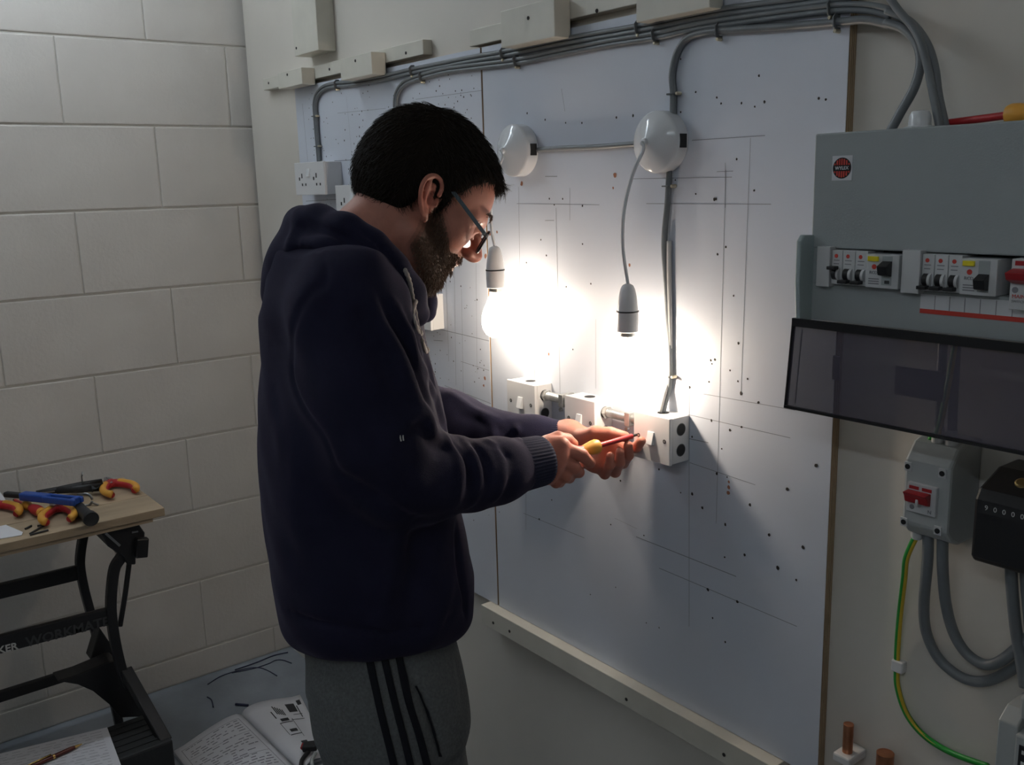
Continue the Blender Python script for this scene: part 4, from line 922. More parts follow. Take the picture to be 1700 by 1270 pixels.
def loft(P, Z_, C_, A_, B_, grow=0.0, M=MBODY, pw=2.3):
    X, Y, Z = P; cx = np.interp(Z, Z_, C_[:, 0]); cy = np.interp(Z, Z_, C_[:, 1]); a = np.interp(Z, Z_, A_)+grow; b = np.interp(Z, Z_, B_)+grow
    u = (X-cx)*M[0, 0]+(Y-cy)*M[1, 0]; v = (X-cx)*M[0, 1]+(Y-cy)*M[1, 1]
    r = (np.abs(u/a)**pw+np.abs(v/b)**pw)**(1/pw)
    d = (r-1)*np.minimum(a, b)
    return np.maximum(d, np.maximum(Z_[0]-Z, Z-Z_[-1])+.0)
SR, ER, WR = at(578, 505, 1.345), at(662, 788, 1.315), at(886, 764, 1.478)
SL, EL, WL = at(556, 520, 1.665), at(692, 696, 1.745), at(944, 724, 1.672)
UR = at(606, 640, 1.31); FR = at(776, 790, 1.392)
UL = at(610, 610, 1.72); FL = at(820, 724, 1.712)
# ------------------------------------------------------------------ skin: one continuous body
hd = HO
fx = [(-1.44, -1.09, .0021)]; fy = [(-.55, -.055, .0021)]; fz = [(1.02, 1.21, .0021), (1.37, 1.675, .0021)]
B = Field(axis(-1.72, -.98, .022, fx), axis(-.82, -.02, .022, fy), axis(-.02, 1.72, .025, fz))
sl_, P_ = B.sub((-2, -2, TZ[0]-.02), (0, 1, 1.36)); B.f[sl_] = np.minimum(B.f[sl_], loft(P_, TZ, TC, TA, TB, -.065))
HIP = at(622, 1080, TD); HR = at(634, 1110, 1.425); HL = at(612, 1110, 1.585)
KR = HR+MBODY@np.array([.075, 0, 0]); KR[2] = .46; KL = HL+MBODY@np.array([.05, .0, 0]); KL[2] = .46
AR = KR+MBODY@np.array([-.03, -.01, 0]); AR[2] = .085; AL = KL+MBODY@np.array([-.03, .01, 0]); AL[2] = .085
for H, K, A in ((HR, KR, AR), (HL, KL, AL)):
    B.cones([(H+UPV*.05, .085), (H, .082), (K, .058), (A, .038)], .02); B.cones([(A, .038), (A-UPV*.035+MBODY[:, 0]*.03, .036), (A-UPV*.045+MBODY[:, 0]*.15, .03)], .02)
B.cones([(SR, .045), (ER, .040), (at(840, 771, 1.447), .031), (WR, .026)], .02); B.cones([(SL, .045), (EL, .040), (FL, .032), (WL, .026)], .02)
# neck
NB = at(585, 500, 1.505)
B.cones([(NB, .066), (hp(-.042, 0, -.085), .060), (hp(-.028, 0, -.03), .056)], .03)
B.cones([(hp(.012, 0, -.088), .042), (at(640, 480, 1.5), .05)], .03)
# head, local axes: x forward, y left, z up, origin between the ears
E_ = lambda c, r, k=.012, cut=False: B.ell(HM, HO, c, r, k, cut)
E_((-.010, 0, .050), (.098, .0745, .082)); E_((.030, 0, .040), (.068, .066, .060), .03); E_((-.045, 0, .015), (.058, .066, .055), .03)
E_((.044, 0, -.016), (.046, .058, .058), .03); E_((.044, 0, -.064), (.040, .044, .034), .03); E_((.070, 0, -.090), (.016, .021, .015), .02)
for s in (-1, 1):
    E_((.056, s*.043, -.012), (.025, .022, .022), .02)                       # cheekbone
    B.cones([(hp(.0, s*.056, -.050), .016), (hp(.040, s*.038, -.084), .013), (hp(.070, s*.012, -.095), .012)], .025)   # jaw line
    B.cones([(hp(.096, 0, .024), .010), (hp(.086, s*.030, .028), .010), (hp(.070, s*.050, .020), .010)], .012)          # brow
    E_((.098, s*.031, .004), (.018, .018, .0125), .008, True)                # eye socket
    E_((.0795, s*.031, .002), (.0125, .0125, .0125), .003)                   # eyeball under the lid
    B.cones([(hp(.092, s*.018, .0035), .0032), (hp(.0935, s*.031, .0058), .0034), (hp(.085, s*.044, .001), .003)], .003)  # upper lid
    B.cones([(hp(.0905, s*.020, -.006), .0028), (hp(.0915, s*.032, -.0085), .0028), (hp(.084, s*.044, -.004), .0025)], .003)
    E_((.103, s*.0115, -.029), (.011, .0085, .0078), .006)                   # nostril wing
    # ear
    tilt = math.radians(14); flare = math.radians(24)
    def ep(a, b, h, s=s):                                                    # a back..front, b up, h outwards
        a2, b2 = a*math.cos(tilt)+b*math.sin(tilt)*-1, b*math.cos(tilt)+a*math.sin(tilt)
        a2, b2 = a2*1.1, b2*1.08; return hp(-.004+a2, s*(.0735+h-a2*math.sin(flare)), .002+b2)
    B.cones([(ep(.002, -.012, .0), .006), (ep(-.006, .004, .003), .0075), (ep(-.005, .018, .004), .0065)], .006)
    rim = [(.007, .010), (.008, .020), (.003, .029), (-.007, .0325), (-.017, .028), (-.0215, .016), (-.020, .002), (-.0155, -.010), (-.010, -.020)]
    B.cones([(ep(q[0], q[1], .010), .0036) for q in catmull([(a, b, 0.) for a, b in rim], 3)], .003)
    B.cones([(ep(-.012, .026, .006), .0042), (ep(-.014, .010, .006), .005), (ep(-.011, -.006, .005), .005), (ep(-.006, -.018, .006), .005)], .004)
    B.cones([(ep(-.006, -.019, .007), .0062), (ep(-.003, -.026, .006), .0058)], .004)                         # lobe
    B.cones([(ep(.006, -.004, .006), .0042), (ep(.007, .003, .005), .0036)], .003)                             # tragus
    w = ep(-.003, .0, .010); B.cut(lambda P, w=w: cone(P, w, w+(ep(-.004, .008, .010)-w), .0062, .0055), w-.02, w+.02, .003)
B.cones([(hp(.096, 0, .014), .0085), (hp(.110, 0, -.008), .0085), (hp(.119, 0, -.024), .0105)], .010)           # nose
E_((.112, 0, -.028), (.012, .010, .009), .008)
E_((.087, 0, -.046), (.011, .019, .012), .012)                                                                # upper lip mound
B.cones([(hp(.086, -.022, -.055), .004), (hp(.096, -.006, -.0515), .0052), (hp(.096, .006, -.0515), .0052), (hp(.086, .022, -.055), .004)], .004)
B.cones([(hp(.085, -.020, -.060), .004), (hp(.093, 0, -.0635), .0062), (hp(.085, .020, -.060), .004)], .004)
# hands
def finger(J, R, k=.0045): B.cones(list(zip(J, R)), k, .003, .012)
def hand(wrist, wr, mcps, palm_r, heel, fingers, thumb, kp=.012):
    for m in mcps: B.cones([(wrist, wr*.82), ((wrist*.45+m*.55), palm_r), (m, palm_r*.86)], kp)
    for a, b in zip(mcps[:-1], mcps[1:]): B.cones([(a, palm_r*.84), (b, palm_r*.84)], kp)
    for p, q, r in heel: B.cones([(p, r), (q, r*.85)], kp)
    for J in fingers[:-1]: finger(J, [.0112, .0104, .0092, .0079])
    finger(fingers[-1], [.0100, .0092, .0083, .0071]); finger(thumb, [.0150, .0130, .0116, .0094])
def A3(L): return [at(*q) for q in L]
RF = [A3([(930, 741, 1.496), (966, 755, 1.507), (979, 768, 1.523), (969, 771, 1.543)]), A3([(926, 759, 1.491), (954, 777, 1.503), (961, 784, 1.523), (949, 781, 1.543)]),
      A3([(917, 774, 1.487), (938, 791, 1.499), (945, 793, 1.521), (934, 788, 1.54)]), A3([(907, 786, 1.484), (923, 801, 1.496), (929, 801, 1.514), (921, 795, 1.53)])]
RT = A3([(908, 737, 1.508), (926, 729, 1.520), (941, 731, 1.532), (951, 737, 1.541)])
hand(WR, .030, [f[0] for f in RF], .0165, [(at(893, 752, 1.488), at(910, 740, 1.502), .018), (at(893, 780, 1.486), at(908, 788, 1.488), .016)], RF, RT)
LF = [A3([(1010, 731, 1.612), (1040, 746, 1.612), (1057, 742, 1.598), (1065, 732, 1.578)]), A3([(1005, 746, 1.606), (1034, 768, 1.612), (1043, 756, 1.588), (1043, 739, 1.574)]),
      A3([(998, 760, 1.600), (1021, 783, 1.602), (1029, 768, 1.577), (1029, 750, 1.566)]), A3([(989, 770, 1.594), (1004, 787, 1.593), (1012, 773, 1.570), (1013, 757, 1.561)])]
LT = A3([(966, 727, 1.622), (988, 719, 1.605), (1014, 720, 1.592), (1037, 725, 1.588)])
hand(WL, .030, [f[0] for f in LF], .0160, [(at(950, 722, 1.65), at(972, 727, 1.622), .019), (at(955, 738, 1.64), at(978, 764, 1.605), .017)], LF, LT)
V, F = B.mesh(); V = relaxed(V, F, 1, .4)
mat('skin', (.52, .225, .165), .5, var=.10, vscale=60, bump=.12, bscale=500, sss=.12, spec=.35)
person = mesh_obj('person', V, F, 'skin')
tag(person, 'man in a navy hooded sweatshirt and grey track trousers working a screwdriver at the switch', 'person')
def head_local(W): return (np.asarray(W)-HO)@HM
# ------------------------------------------------------------------ hooded sweatshirt
mat('navy_fleece', (.019, .0185, .040), .92, var=.12, vscale=25, bump=.35, bscale=900, spec=.1)
MATS['navy_fleece'].node_tree.nodes['Principled BSDF'].inputs['Sheen Weight'].default_value = .09
MATS['navy_fleece'].node_tree.nodes['Principled BSDF'].inputs['Sheen Roughness'].default_value = .35; MATS['navy_fleece'].node_tree.nodes['Principled BSDF'].inputs['Sheen Tint'].default_value = (.85, .72, 1, 1)
mat('navy_rib', (.024, .026, .052), .9, bump=.2, bscale=700, spec=.2)
C = Field(*uni((-1.66, -.80, .60), (-1.00, -.06, 1.52), .0042))
sl_, P_ = C.sub((-2, -2, TZ[0]-.05), (0, 1, TZ[-1]+.05)); C.f[sl_] = loft(P_, TZ, TC, TA, TB, 0)
h1_, h2_, h3_ = at(640, 1098, 1.335), at(482, 1070, 1.50), at(758, 1048, 1.53); hn = np.cross(h2_-h1_, h3_-h1_); hn = hn/np.linalg.norm(hn)*np.sign(hn[2])
C.f[sl_] = -smin(-C.f[sl_], ((P_[0]-h1_[0])*hn[0]+(P_[1]-h1_[1])*hn[1]+(P_[2]-h1_[2])*hn[2]).astype(np.float32), .045)
C.cones([(at(552, 455, 1.5), .095), (at(562, 500, 1.5), .12)], .05)
C.cones([(at(552, 485, 1.44), .072), (SR+UPV*.0, .076), (UR, .073), (at(634, 720, 1.305), .072), (ER, .064)], .06, .02)
C.cones([(ER, .064), (at(715, 795, 1.345), .059), (FR, .052), (at(825, 782, 1.432), .049), (at(852, 774, 1.457), .045)], .02, .02)
C.cones([(at(545, 470, 1.56), .07), (SL, .078), (UL, .070), (EL, .064)], .035, .02)
C.cones([(EL, .064), (at(745, 700, 1.735), .058), (FL, .046), (at(890, 727, 1.692), .038), (at(922, 728, 1.68), .034)], .02, .02)
G, Rg = -1, 1
for pix, amp, w in [
  ([(536, 470), (502, 505), (482, 560), (484, 620), (505, 682), (540, 737), (566, 790)], -.004, .007),            # armhole seam
  ([(566, 790), (600, 815), (640, 838), (700, 865)], -.006, .014),
  ([(531, 415), (542, 452), (536, 480)], -.003, .006), ([(424, 567), (447, 574), (470, 575)], -.003, .005),
  ([(600, 480), (625, 530), (655, 582), (679, 637), (705, 690)], .010, .013), ([(585, 510), (612, 560), (640, 610), (665, 660)], -.006, .016),
  ([(650, 500), (675, 548), (690, 595), (712, 645), (735, 700)], .008, .010), ([(638, 505), (665, 560), (685, 610), (706, 668)], -.008, .010),
  ([(690, 540), (708, 600), (724, 660), (738, 715)], .006, .008), ([(672, 520), (698, 590), (716, 650)], -.006, .008),
  ([(655, 720), (680, 694), (705, 686), (714, 706)], .010, .011), ([(712, 700), (722, 722), (745, 730), (770, 728)], .009, .010),
  ([(705, 716), (716, 735), (738, 744)], -.004, .012),
  ([(738, 728), (755, 750), (762, 795), (752, 835)], .008, .009), ([(752, 735), (772, 765), (776, 810)], -.006, .010),
  ([(768, 733), (787, 760), (792, 800), (780, 838)], .008, .008), ([(782, 738), (803, 768), (806, 805)], -.006, .009),
  ([(803, 733), (824, 752), (832, 795), (820, 828)], .009, .008), ([(815, 738), (843, 760)], -.004, .008),
  ([(600, 700), (640, 770), (700, 820), (760, 835)], .005, .022), ([(560, 600), (590, 690), (640, 760)], .004, .024),
  ([(667, 880), (652, 940), (636, 1000)], .007, .016), ([(744, 960), (728, 1020), (706, 1062)], .006, .014), ([(757, 877), (761, 950), (771, 1019)], -.006, .008),
  ([(700, 880), (690, 960), (672, 1040)], -.005, .02), ([(560, 850), (570, 950), (600, 1040)], -.004, .03), ([(470, 700), (490, 820), (520, 940)], .004, .03),
  ([(450, 640), (470, 720), (470, 800)], -.003, .02), ([(470, 1010), (560, 1040), (660, 1050), (750, 1020)], -.004, .007),
  ([(745, 655), (780, 680), (830, 702)], .006, .010), ([(760, 690), (800, 700), (840, 722)], -.0025, .010), ([(800, 690), (815, 705), (820, 725)], .006, .007), ([(845, 700), (858, 712), (862, 730)], .006, .007)]:
    C.stroke(pix, amp*1.35, w*.92)
sl_, P_ = C.sub((-2, -2, 0), (0, 1, 2)); X, Y, Z = P_
C.f -= (.0016*np.sin(X*47+Z*23+1.3*np.sin(Y*31))*np.sin(Y*41-Z*37)).astype(np.float32)
V, F = C.mesh(); V = relaxed(V, F, 1, .4)
hoodie = mesh_obj('hooded_sweatshirt', V, F, 'navy_fleece', person); hoodie['label'] = 'dark navy hooded sweatshirt with creased sleeves'
# hood lying around the neck
Hf = Field(*uni((-1.60, -.72, 1.24), (-1.10, -.24, 1.53), .004))
nr = [(at(503, 374, 1.50), .026), (at(530, 372, 1.435), .026), (at(572, 388, 1.395), .027), (at(612, 415, 1.385), .028), (at(645, 452, 1.392), .029), (at(672, 488, 1.412), .028), (at(690, 520, 1.44), .022)]
nl = [(at(503, 374, 1.50), .026), (at(525, 372, 1.565), .026), (at(570, 385, 1.612), .028), (at(628, 424, 1.628), .03), (at(676, 470, 1.606), .028), (at(700, 500, 1.58), .022), (at(706, 518, 1.56), .018)]
Hf.cones(nr, .02, .02); Hf.cones(nl, .02, .02)
Hf.cones([(at(505, 385, 1.46), .028), (at(500, 440, 1.47), .05), (at(505, 480, 1.5), .06)], .03); Hf.cones([(at(505, 385, 1.54), .028), (at(500, 440, 1.53), .05), (at(505, 480, 1.5), .06)], .03)
Hf.cones([(at(560, 420, 1.40), .035), (at(520, 430, 1.44), .045), (at(505, 440, 1.5), .05)], .03)
Hf.cones([(at(620, 455, 1.385), .03), (at(580, 460, 1.40), .045)], .03)
Hf.ell(HM, NB, (0, 0, 0), (.02, .02, .02), .02)
for c, r in ((hp(-.03, 0, -.06), .062), (at(632, 420, 1.505), .066), (at(655, 470, 1.505), .052)): Hf.cut(lambda P, c=c, r=r: cone(P, c, c+UPV*.001, r, r), c-r, c+r, .02)
for pix, amp, w in [([(492, 372), (530, 380), (575, 398), (618, 432), (650, 475)], -.007, .008), ([(480, 400), (520, 405), (565, 418), (605, 450), (640, 500)], .006, .010),
  ([(478, 425), (520, 425), (560, 442), (600, 478)], -.006, .008), ([(495, 350), (492, 380), (478, 420)], .004, .01), ([(600, 385), (640, 425), (672, 470)], -.004, .006), ([(540, 440), (580, 470), (615, 520)], .005, .009)]: Hf.stroke(pix, amp*1.7, w*.9)
V, F = Hf.mesh(); V = relaxed(V, F, 1, .4)
hood = mesh_obj('hood', V, F, 'navy_fleece', hoodie)
# ribbed cuffs and hem
def rib_ring(name, a, b, ra, rb, ribs=46, n=184, parent=hoodie, m='navy_rib'):
    S_, T_, A_ = frame(b-a); rows = []; L = np.linalg.norm(b-a)
    for t, q in ((-.02, .80), (0, .97), (.12, 1), (.5, .99), (.88, 1.0), (.98, .98), (1.0, .93), (.96, .84), (.6, .80)):
        r = (ra+(rb-ra)*t)*q
        rows.append([a+A_*L*t+(S_*math.cos(th)+T_*math.sin(th))*(r+.0007*math.cos(ribs*th)) for th in np.linspace(0, 2*math.pi, n)])
    return MB().grid(rows).build(name, m, parent, smooth=True)
rib_ring('cuff', at(846, 776, 1.452), at(901, 764, 1.492), .0445, .0405)
rib_ring('cuff', at(912, 728, 1.683), at(943, 728, 1.671), .035, .031)
# small pale stitches on the sleeve
def stitch(pa, pb, fld, r=.0011, par=hoodie, m='light_print'):
    a, b = fld.hit(*pa), fld.hit(*pb)
    if a is None or b is None: return
    MB().tube([a-DH*.001, (a+b)/2-DH*.0018, b-DH*.001], r, 6).build('stitch', m, par)
stitch((664, 722), (666, 732), C); stitch((669, 722), (670, 731), C)
# drawstrings
mat('cord', (.42, .38, .36), .85, bump=.6, bscale=900)
def drape(px, py, lift=.004):
    h = [q for q in (Hf.hit(px, py), C.hit(px, py)) if q is not None]; h = min(h, key=lambda q: (q-CAM)@DH); return h-ray(px, py)*lift
def cord(P, par=hoodie):
    Q = catmull(P, 8); o = MB().tube(Q, [.0034+.0005*math.sin(i*1.9) for i in range(len(Q))], 8).build('drawstring', 'cord', par, smooth=True)
    MB().lathe(Q[-1]+UPV*.004, Q[-1]-Q[-3], [(.0035, -.002), (.0052, .002), (.0054, .006), (.003, .010)], 10).build('knot', 'cord', o, smooth=True)
d0_ = (drape(672, 470)-CAM)@DH
cord([at(665, 443, d0_+.02), at(673, 450, d0_-.004), drape(680, 468), drape(684, 490), drape(688, 512), drape(694, 545), drape(701, 568), drape(707, 584)])
cord([drape(690, 500), drape(685, 520), drape(690, 540), drape(696, 556)])
# ------------------------------------------------------------------ track trousers
mat('grey_jersey', (.145, .152, .155), .95, var=.22, vscale=220, bump=.3, bscale=600, spec=.15)
mat('stripe_black', (.012, .013, .018), .85, spec=.2)
T = Field(*uni((-1.66, -.80, .03), (-.95, -.10, 1.06), .0062))
PS = [(630, 985, 118, .150), (630, 1040, 128, .168), (628, 1075, 136, .180), (634, 1120, 139, .182), (640, 1160, 138, .178)]
z4 = [at(a, b, TD) for a, b, c, d in PS][::-1]; PZs = np.array([p[2] for p in z4]); PCs = np.array([p[:2] for p in z4]); PAs = np.array([math.sqrt(max((c*TD/FPX)**2-(d*math.sin(math.radians(19)))**2, .003))/math.cos(math.radians(19)) for a, b, c, d in PS[::-1]]); PBs = np.array([d for a, b, c, d in PS[::-1]])
sl_, P_ = T.sub((-2, -2, PZs[0]-.02), (0, 1, PZs[-1]+.02)); T.f[sl_] = loft(P_, PZs, PCs, PAs, PBs)
T.cones([(at(643, 1140, 1.428), .112), (at(652, 1200, 1.425), .110), (at(664, 1275, 1.42), .104), (KR, .085), (AR+UPV*.06, .062), (AR+UPV*.01, .055)], .05, .03)
T.cones([(at(622, 1140, 1.585), .112), (at(630, 1200, 1.59), .110), (at(642, 1275, 1.59), .103), (KL, .085), (AL+UPV*.06, .062), (AL+UPV*.01, .055)], .05, .03)
for pix, amp, w in [([(676, 1114), (697, 1150), (712, 1190), (724, 1230), (732, 1258)], -.011, .008), ([(682, 1112), (706, 1160), (722, 1210), (738, 1262)], .004, .008), ([(520, 1110), (540, 1180), (575, 1260)], .006, .02), ([(560, 1120), (570, 1190), (600, 1265)], -.004, .02), ([(740, 1120), (752, 1190), (764, 1268)], .005, .016), ([(755, 1100), (766, 1180)], -.004, .012), ([(500, 1090), (560, 1120), (600, 1115)], -.004, .012)]: T.stroke(pix, amp, w)
V, F = T.mesh(); V = relaxed(V, F, 1, .4)
trs = mesh_obj('track_trousers', V, F, 'grey_jersey', person); trs['label'] = 'grey jersey track trousers with three black stripes'
bvh = BVHTree.FromPolygons([tuple(v) for v in V], [tuple(int(i) for i in f) for f in F])
def stripe(path, w, name='stripe'):
    rows = []
    for q in catmull([(a, b, 0) for a, b in path], 10):
        row = []
        for e in (-w/2, -w/4, 0, w/4, w/2):
            d = ray(q[0]+e, q[1]); h, n, _, _ = bvh.ray_cast(Vector(CAM), Vector(d/np.linalg.norm(d)))
            if h is None: break
            row.append(np.array(h)+np.array(n)*(.0022 if n.dot(Vector(d)) < 0 else -.0022))
        if len(row) == 5: rows.append(row)
    A_ = np.array(rows)
    for _ in range(2): A_[1:-1] = (A_[:-2]+A_[1:-1]*2+A_[2:])/4
    MB().grid([list(r) for r in A_]).build(name, 'stripe_black', trs, smooth=True, solid=.0024)
stripe([(612, 1080), (618, 1115), (632, 1180), (648, 1245), (668, 1330), (690, 1420)], 12)
stripe([(636, 1080), (642, 1110), (656, 1170), (674, 1240), (694, 1330), (714, 1420)], 12)
stripe([(660, 1080), (666, 1110), (678, 1165), (698, 1230), (720, 1320), (740, 1420)], 12)
stripe([(690, 1138), (700, 1160), (713, 1195), (724, 1232), (730, 1256)], 4, 'pocket_opening')
# shoes (below the frame)
for A in (AR, AL):
    s = Field(*uni(A-np.array([.2, .2, .10]), A+np.array([.2, .22, .06]), .007)); fwd = MBODY[:, 0]; g = A*1.0; g[2] = .045
    s.cones([(g-fwd*.05, .043), (g+fwd*.06, .045), (g+fwd*.16-UPV*.008, .036)], .02, .02); s.cones([(g, .045), (g+UPV*.045, .048)], .02)
    V, F = s.mesh(); V[:, 2] = np.maximum(V[:, 2], .0005); mesh_obj('shoe', V, F, 'rubber', person)
# ------------------------------------------------------------------ hair, beard, eyebrows
mat('hair_cap', (.016, .012, .010), .95, spec=.02)
mat('hair_dark', (.020, .015, .012), .6, spec=.25)
mat('hair_brown', (.115, .070, .045), .55, spec=.4)
def gauss_noise(V, s): return np.sin(V[:, 0]*s+1.7)*np.sin(V[:, 1]*s*1.13+.4)*np.sin(V[:, 2]*s*.94+2.1)
def hairline(L):                       # > 0 where hair grows, in head coordinates
    x, y, z = L[..., 0], np.abs(L[..., 1]), L[..., 2]
    front = np.interp(z, [-.06, -.045, -.02, .0, .02, .04, .055, .07, .085, .10], [-.05, -.030, -.024, -.020, .020, .034, .042, .056, .080, .2])
    burn = np.minimum(.024-x, np.minimum(x-.008, np.minimum(z+.02, .05-z)))
    return np.maximum(np.minimum(front-x, z+.060+.25*np.minimum(0, x+.06)), burn)
Hh = Field(*uni((-1.44, -.58, 1.38), (-1.10, -.23, 1.70), .003))
sl_, P_ = Hh.sub((-2, -2, 0), (0, 1, 3)); q = local(P_, HM, HO)
d = ellip([q[0]+.012, q[1], q[2]-.050], (.107, .0835, .0945)); d = smin(d, ellip([q[0]+.048, q[1], q[2]-.010], (.066, .073, .062)), .03)
d = smin(d, ellip([q[0]-.03, q[1], q[2]-.052], (.074, .074, .064)), .03)
Lq = np.stack(np.broadcast_arrays(*q), -1); d = -smin(-d, hairline(Lq).astype(np.float32)+.0, .016)
Hh.f[:] = d
V, F = Hh.mesh(); V = relaxed(V, F, 2, .4)
hair = mesh_obj('hair', V, F, 'hair_cap', person); hair['label'] = 'short dark brown hair'
HV, HF = V, F
def sample_surface(V, F, n, mask):
    tri = np.concatenate([F[:, [0, 1, 2]], F[:, [0, 2, 3]]]); a, b, c = V[tri[:, 0]], V[tri[:, 1]], V[tri[:, 2]]
    nn = np.cross(b-a, c-a); ar = np.linalg.norm(nn, axis=1); cen = (a+b+c)/3; ok = mask(cen); pr = ar*ok; pr = pr/pr.sum()
    i = RNG.choice(len(tri), n, p=pr); u = RNG.random((n, 1)); v = RNG.random((n, 1)); fl = (u+v) > 1; u = np.where(fl, 1-u, u); v = np.where(fl, 1-v, v)
    return a[i]+(b[i]-a[i])*u+(c[i]-a[i])*v, nn[i]/ar[i][:, None]
def strands(name, P, D0, D1, length, r, m, parent, n=3):
    k = len(P); V = []; 
    t = np.linspace(0, 1, n+1); pts = [P+(D0*s*(1-s*.5)+D1*s*s*.5)*length[:, None] for s in t]
    up = RNG.normal(size=(k, 3)); s1 = np.cross(D0, up); s1 /= np.linalg.norm(s1, axis=1)[:, None]+1e-9; s2 = np.cross(D0, s1)
    rows = []
    for j, p in enumerate(pts):
        rr = r*(1-.75*t[j])
        for a in (0, 2.094, 4.189): rows.append(p+(s1*math.cos(a)+s2*math.sin(a))*rr)
    A = np.stack(rows, 1); Vv = A.reshape(-1, 3); m3 = 3*(n+1); base = (np.arange(k)*m3)[:, None]; F = []
    for j in range(n):
        for e in range(3): F.append(base+np.array([[3*j+e, 3*j+(e+1) % 3, 3*j+3+(e+1) % 3, 3*j+3+e]]))
    return mesh_obj(name, Vv, np.concatenate(F), m, parent)
P, Nn = sample_surface(HV, HF, 9000, lambda c: head_local(c)[:, 2] > -.06)
Lp = head_local(P); Nl = Nn@HM
# hair grows from the crown forwards and down the sides
fl = np.stack([np.where(Lp[:, 0] > -.05, 1.0, -.35), 0*P[:, 0], -.9*np.ones(len(P))], 1)+RNG.normal(0, .22, (len(P), 3))
fl -= Nl*np.sum(fl*Nl, 1)[:, None]; fl /= np.linalg.norm(fl, axis=1)[:, None]+1e-9
D0 = (fl*.85+Nl*.40)@HM.T; D1 = (fl+Nl*.02)@HM.T
strands('hair_strands', P-Nn*.002, D0, D1, RNG.uniform(.012, .026, len(P)), .00055, 'hair_dark', hair)
P, Nn = sample_surface(HV, HF, 2600, lambda c: (np.abs(hairline(head_local(c))) < .012) & (head_local(c)[:, 0] > -.02)); Nl = Nn@HM
fl = np.tile(np.array([.55, 0, -.85]), (len(P), 1))+RNG.normal(0, .2, (len(P), 3)); fl -= Nl*np.sum(fl*Nl, 1)[:, None]*.8
strands('hairline_strands', P-Nn*.001, (fl*.8+Nl*.25)@HM.T, fl@HM.T, RNG.uniform(.006, .014, len(P)), .0006, 'hair_dark', hair)
# fringe at the far side of the forehead
k = 420; yy = RNG.uniform(-.035, .055, k); Lf = np.stack([.088-.9*yy**2*10*.1+RNG.normal(0, .002, k), yy, .084+RNG.normal(0, .004, k)], 1); P = HO+Lf@HM.T
D0 = np.tile(np.array([.75, .05, .35]), (k, 1))+RNG.normal(0, .15, (k, 3)); D1 = np.tile(np.array([.25, .2, -1.0]), (k, 1))+RNG.normal(0, .15, (k, 3))
strands('fringe_wisps', HO+(np.stack([.085+RNG.normal(0, .003, 300), RNG.uniform(-.06, .06, 300), .079+RNG.normal(0, .003, 300)], 1))@HM.T, (np.tile(np.array([.6, 0, -.3]), (300, 1))+RNG.normal(0, .2, (300, 3)))@HM.T, (np.tile(np.array([.1, 0, -1.]), (300, 1))+RNG.normal(0, .2, (300, 3)))@HM.T, RNG.uniform(.008, .016, 300), .0006, 'hair_dark', hair)
strands('fringe', P, D0@HM.T, D1@HM.T, RNG.uniform(.022, .034, k), .0007, 'hair_dark', hair, 4)
# beard
def beardmask(L):
    x, y, z = L[..., 0], np.abs(L[..., 1]), L[..., 2]
    top = np.interp(x, [.0, .012, .03, .05, .065, .078, .09, .115], [-.004, .004, -.010, -.030, -.044, -.042, -.038, -.037])
    low = np.interp(x, [.0, .03, .06, .10], [-.068, -.090, -.112, -.12])
    lips = ~((np.abs(z+.057) < .0075) & (y < .021) & (x > .08))
    return (x > .004) & (z < top) & (z > low) & lips & (x < .1005)
bm_ = np.array([v.co[:] for v in person.data.vertices]); bq = np.array([p.vertices[:] for p in person.data.polygons if len(p.vertices) == 4])
near = np.linalg.norm(bm_-HO, axis=1) < .17; bq = bq[near[bq].all(1)]
P, Nn = sample_surface(bm_, bq, 6500, lambda c: beardmask(head_local(c)))
Lp = head_local(P); Nl = Nn@HM
fl = np.tile(np.array([.15, 0, -1.0]), (len(P), 1))+RNG.normal(0, .3, (len(P), 3)); D0 = (Nl*.75+fl*.5)@HM.T; D1 = (fl+Nl*.15)@HM.T
ln = RNG.uniform(.004, .008, len(P))*np.interp(Lp[:, 0], [.0, .03, .08], [.5, .8, 1.2])
beard = strands('beard', P-Nn*.001, D0, D1, ln, .00055, 'hair_brown', person, 2); beard['label'] = 'short brown beard and moustache'
# brows
for s in (-1, 1):
    k = 160; u = RNG.uniform(0, 1, k); Lb = np.stack([.107-.022*u**1.6, s*(.014+.040*u), .030+.005*np.sin(u*2.6)+RNG.normal(0, .0016, k)], 1)
    strands('eyebrow', HO+Lb@HM.T, np.tile(np.array([.3, s*.6, .2]), (k, 1))@HM.T, np.tile(np.array([-.2, s*1., -.1]), (k, 1))@HM.T, RNG.uniform(.006, .010, k), .0005, 'hair_brown', person, 2)
# dark stubble layer on the skin under the beard, stored as a colour mask
ca = person.data.color_attributes.new('beard', 'FLOAT_COLOR', 'POINT')
L_ = head_local(bm_); nr_ = near
def soft(L, h=.006):
    a = np.zeros(len(L))
    for dx, dz in ((0, 0), (h, 0), (-h, 0), (0, h), (0, -h), (h, h), (-h, -h), (h, -h), (-h, h)): a += beardmask(L+np.array([dx, 0, dz]))
    return a/9
w = np.zeros(len(bm_)); w[nr_] = soft(L_[nr_])
red = np.zeros(len(bm_)); red[nr_] = np.exp(-((L_[nr_]-np.array([.119, 0, -.022]))**2).sum(1)/.016**2)*.8+np.exp(-((L_[nr_][:, 0]+.008)**2+(L_[nr_][:, 2]-.002)**2)/.03**2)*(np.abs(L_[nr_][:, 1]) > .072)*.7
hw = (np.linalg.norm(bm_-RF[1][0], axis=1) < .13) | (np.linalg.norm(bm_-LF[1][0], axis=1) < .13); red[hw] = .35
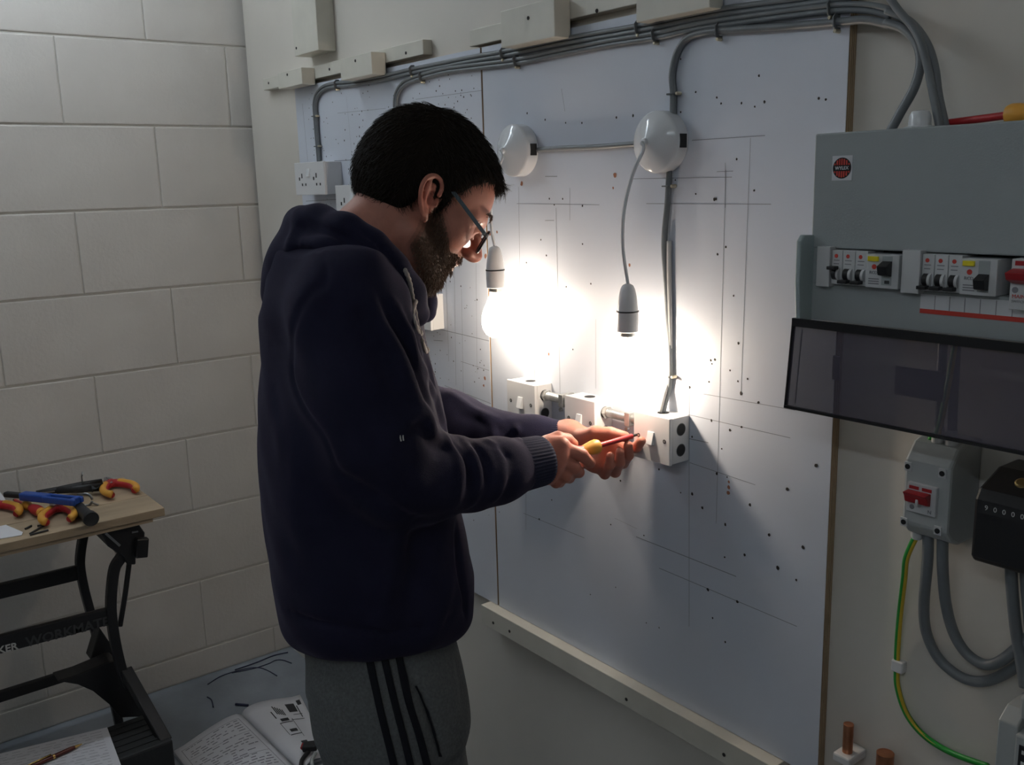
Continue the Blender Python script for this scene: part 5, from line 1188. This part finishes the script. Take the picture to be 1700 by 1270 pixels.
buf = np.zeros((len(bm_), 4), np.float32); buf[:, 0] = w; buf[:, 1] = red; buf[:, 3] = 1; ca.data.foreach_set('color', buf.ravel())
nt = MATS['skin'].node_tree; at_ = nt.nodes.new('ShaderNodeVertexColor'); at_.layer_name = 'beard'; sp = nt.nodes.new('ShaderNodeSeparateColor'); nt.links.new(at_.outputs[0], sp.inputs[0])
bs = nt.nodes['Principled BSDF']; src = bs.inputs['Base Color'].links[0].from_socket
mx = nt.nodes.new('ShaderNodeMix'); mx.data_type = 'RGBA'; nt.links.new(sp.outputs[1], mx.inputs[0]); nt.links.new(src, mx.inputs[6]); mx.inputs[7].default_value = (.56, .17, .12, 1)
m2 = nt.nodes.new('ShaderNodeMix'); m2.data_type = 'RGBA'; nt.links.new(sp.outputs[0], m2.inputs[0]); nt.links.new(mx.outputs[2], m2.inputs[6]); m2.inputs[7].default_value = (.11, .055, .035, 1); nt.links.new(m2.outputs[2], bs.inputs['Base Color'])
# ------------------------------------------------------------------ eyeglasses
mat('frame_blue', (.10, .14, .17), .3, spec=.5); mat('frame_dark', (.012, .012, .018), .3)
mat('lens', (.95, .93, .96), .35, trans=1.0, alpha=.65)
gl = bpy.data.objects.new('eyeglasses', None); COL.objects.link(gl); gl.parent = person; gl['label'] = 'blue-grey framed eyeglasses'
for s in (-1, 1):
    def lp(a, b): return hp(.1165-.25*(.034+a), s*(.034+a), -.004+b*.98)
    loop = [(-.022, .012), (-.012, .0165), (.008, .0172), (.022, .015), (.0275, .006), (.0255, -.007), (.018, -.0165), (.003, -.019), (-.013, -.016), (-.021, -.005)]
    R_ = catmull([lp(a, b) for a, b in loop], 5, closed=True)
    MB().tube(R_+[R_[0]], .0021, 8).build('rim', 'frame_dark', gl, smooth=True)
    c = lp(0, 0); n = len(R_); MB().add([c+HM[:, 0]*.0015]+R_, [(0, 1+i, 1+(i+1) % n) for i in range(n)]).build('lens', 'lens', gl, smooth=True)
    hinge = lp(.030, .008)
    MB().strip([lp(.027, .008), hinge-HM[:, 0]*.002, hinge-HM[:, 0]*.008+HM[:, 1]*s*.003], .004, .006, up=HM[:, 2]).build('hinge', 'frame_dark', gl, bev=.0006)
    T0 = hinge-HM[:, 0]*.006+HM[:, 1]*s*.0035
    MB().strip(catmull([T0, T0*.6+hp(.0, s*.0815, .034)*.4+HM[:, 1]*s*.004, hp(.012, s*.0805, .0315), hp(-.004, s*.080, .034), hp(-.018, s*.0775, .022), hp(-.026, s*.0745, .002)], 5), .0022, .0058, up=HM[:, 2]).build('temple', 'frame_blue', gl, bev=.0006)
MB().tube(catmull([hp(.1135, -.0125, .002), hp(.1185, 0, .005), hp(.1135, .0125, .002)], 4), .0018, 8).build('bridge', 'frame_dark', gl, smooth=True)
# ------------------------------------------------------------------ screwdriver in his hands
t = thing('screwdriver', 'red and yellow screwdriver held between both hands at the switch', 'screwdriver', (0, 0, 0)); screwdriver_parts(t, .178, .083)
orient(t, at(1058, 721.5, 1.588), at(908, 765, 1.488))
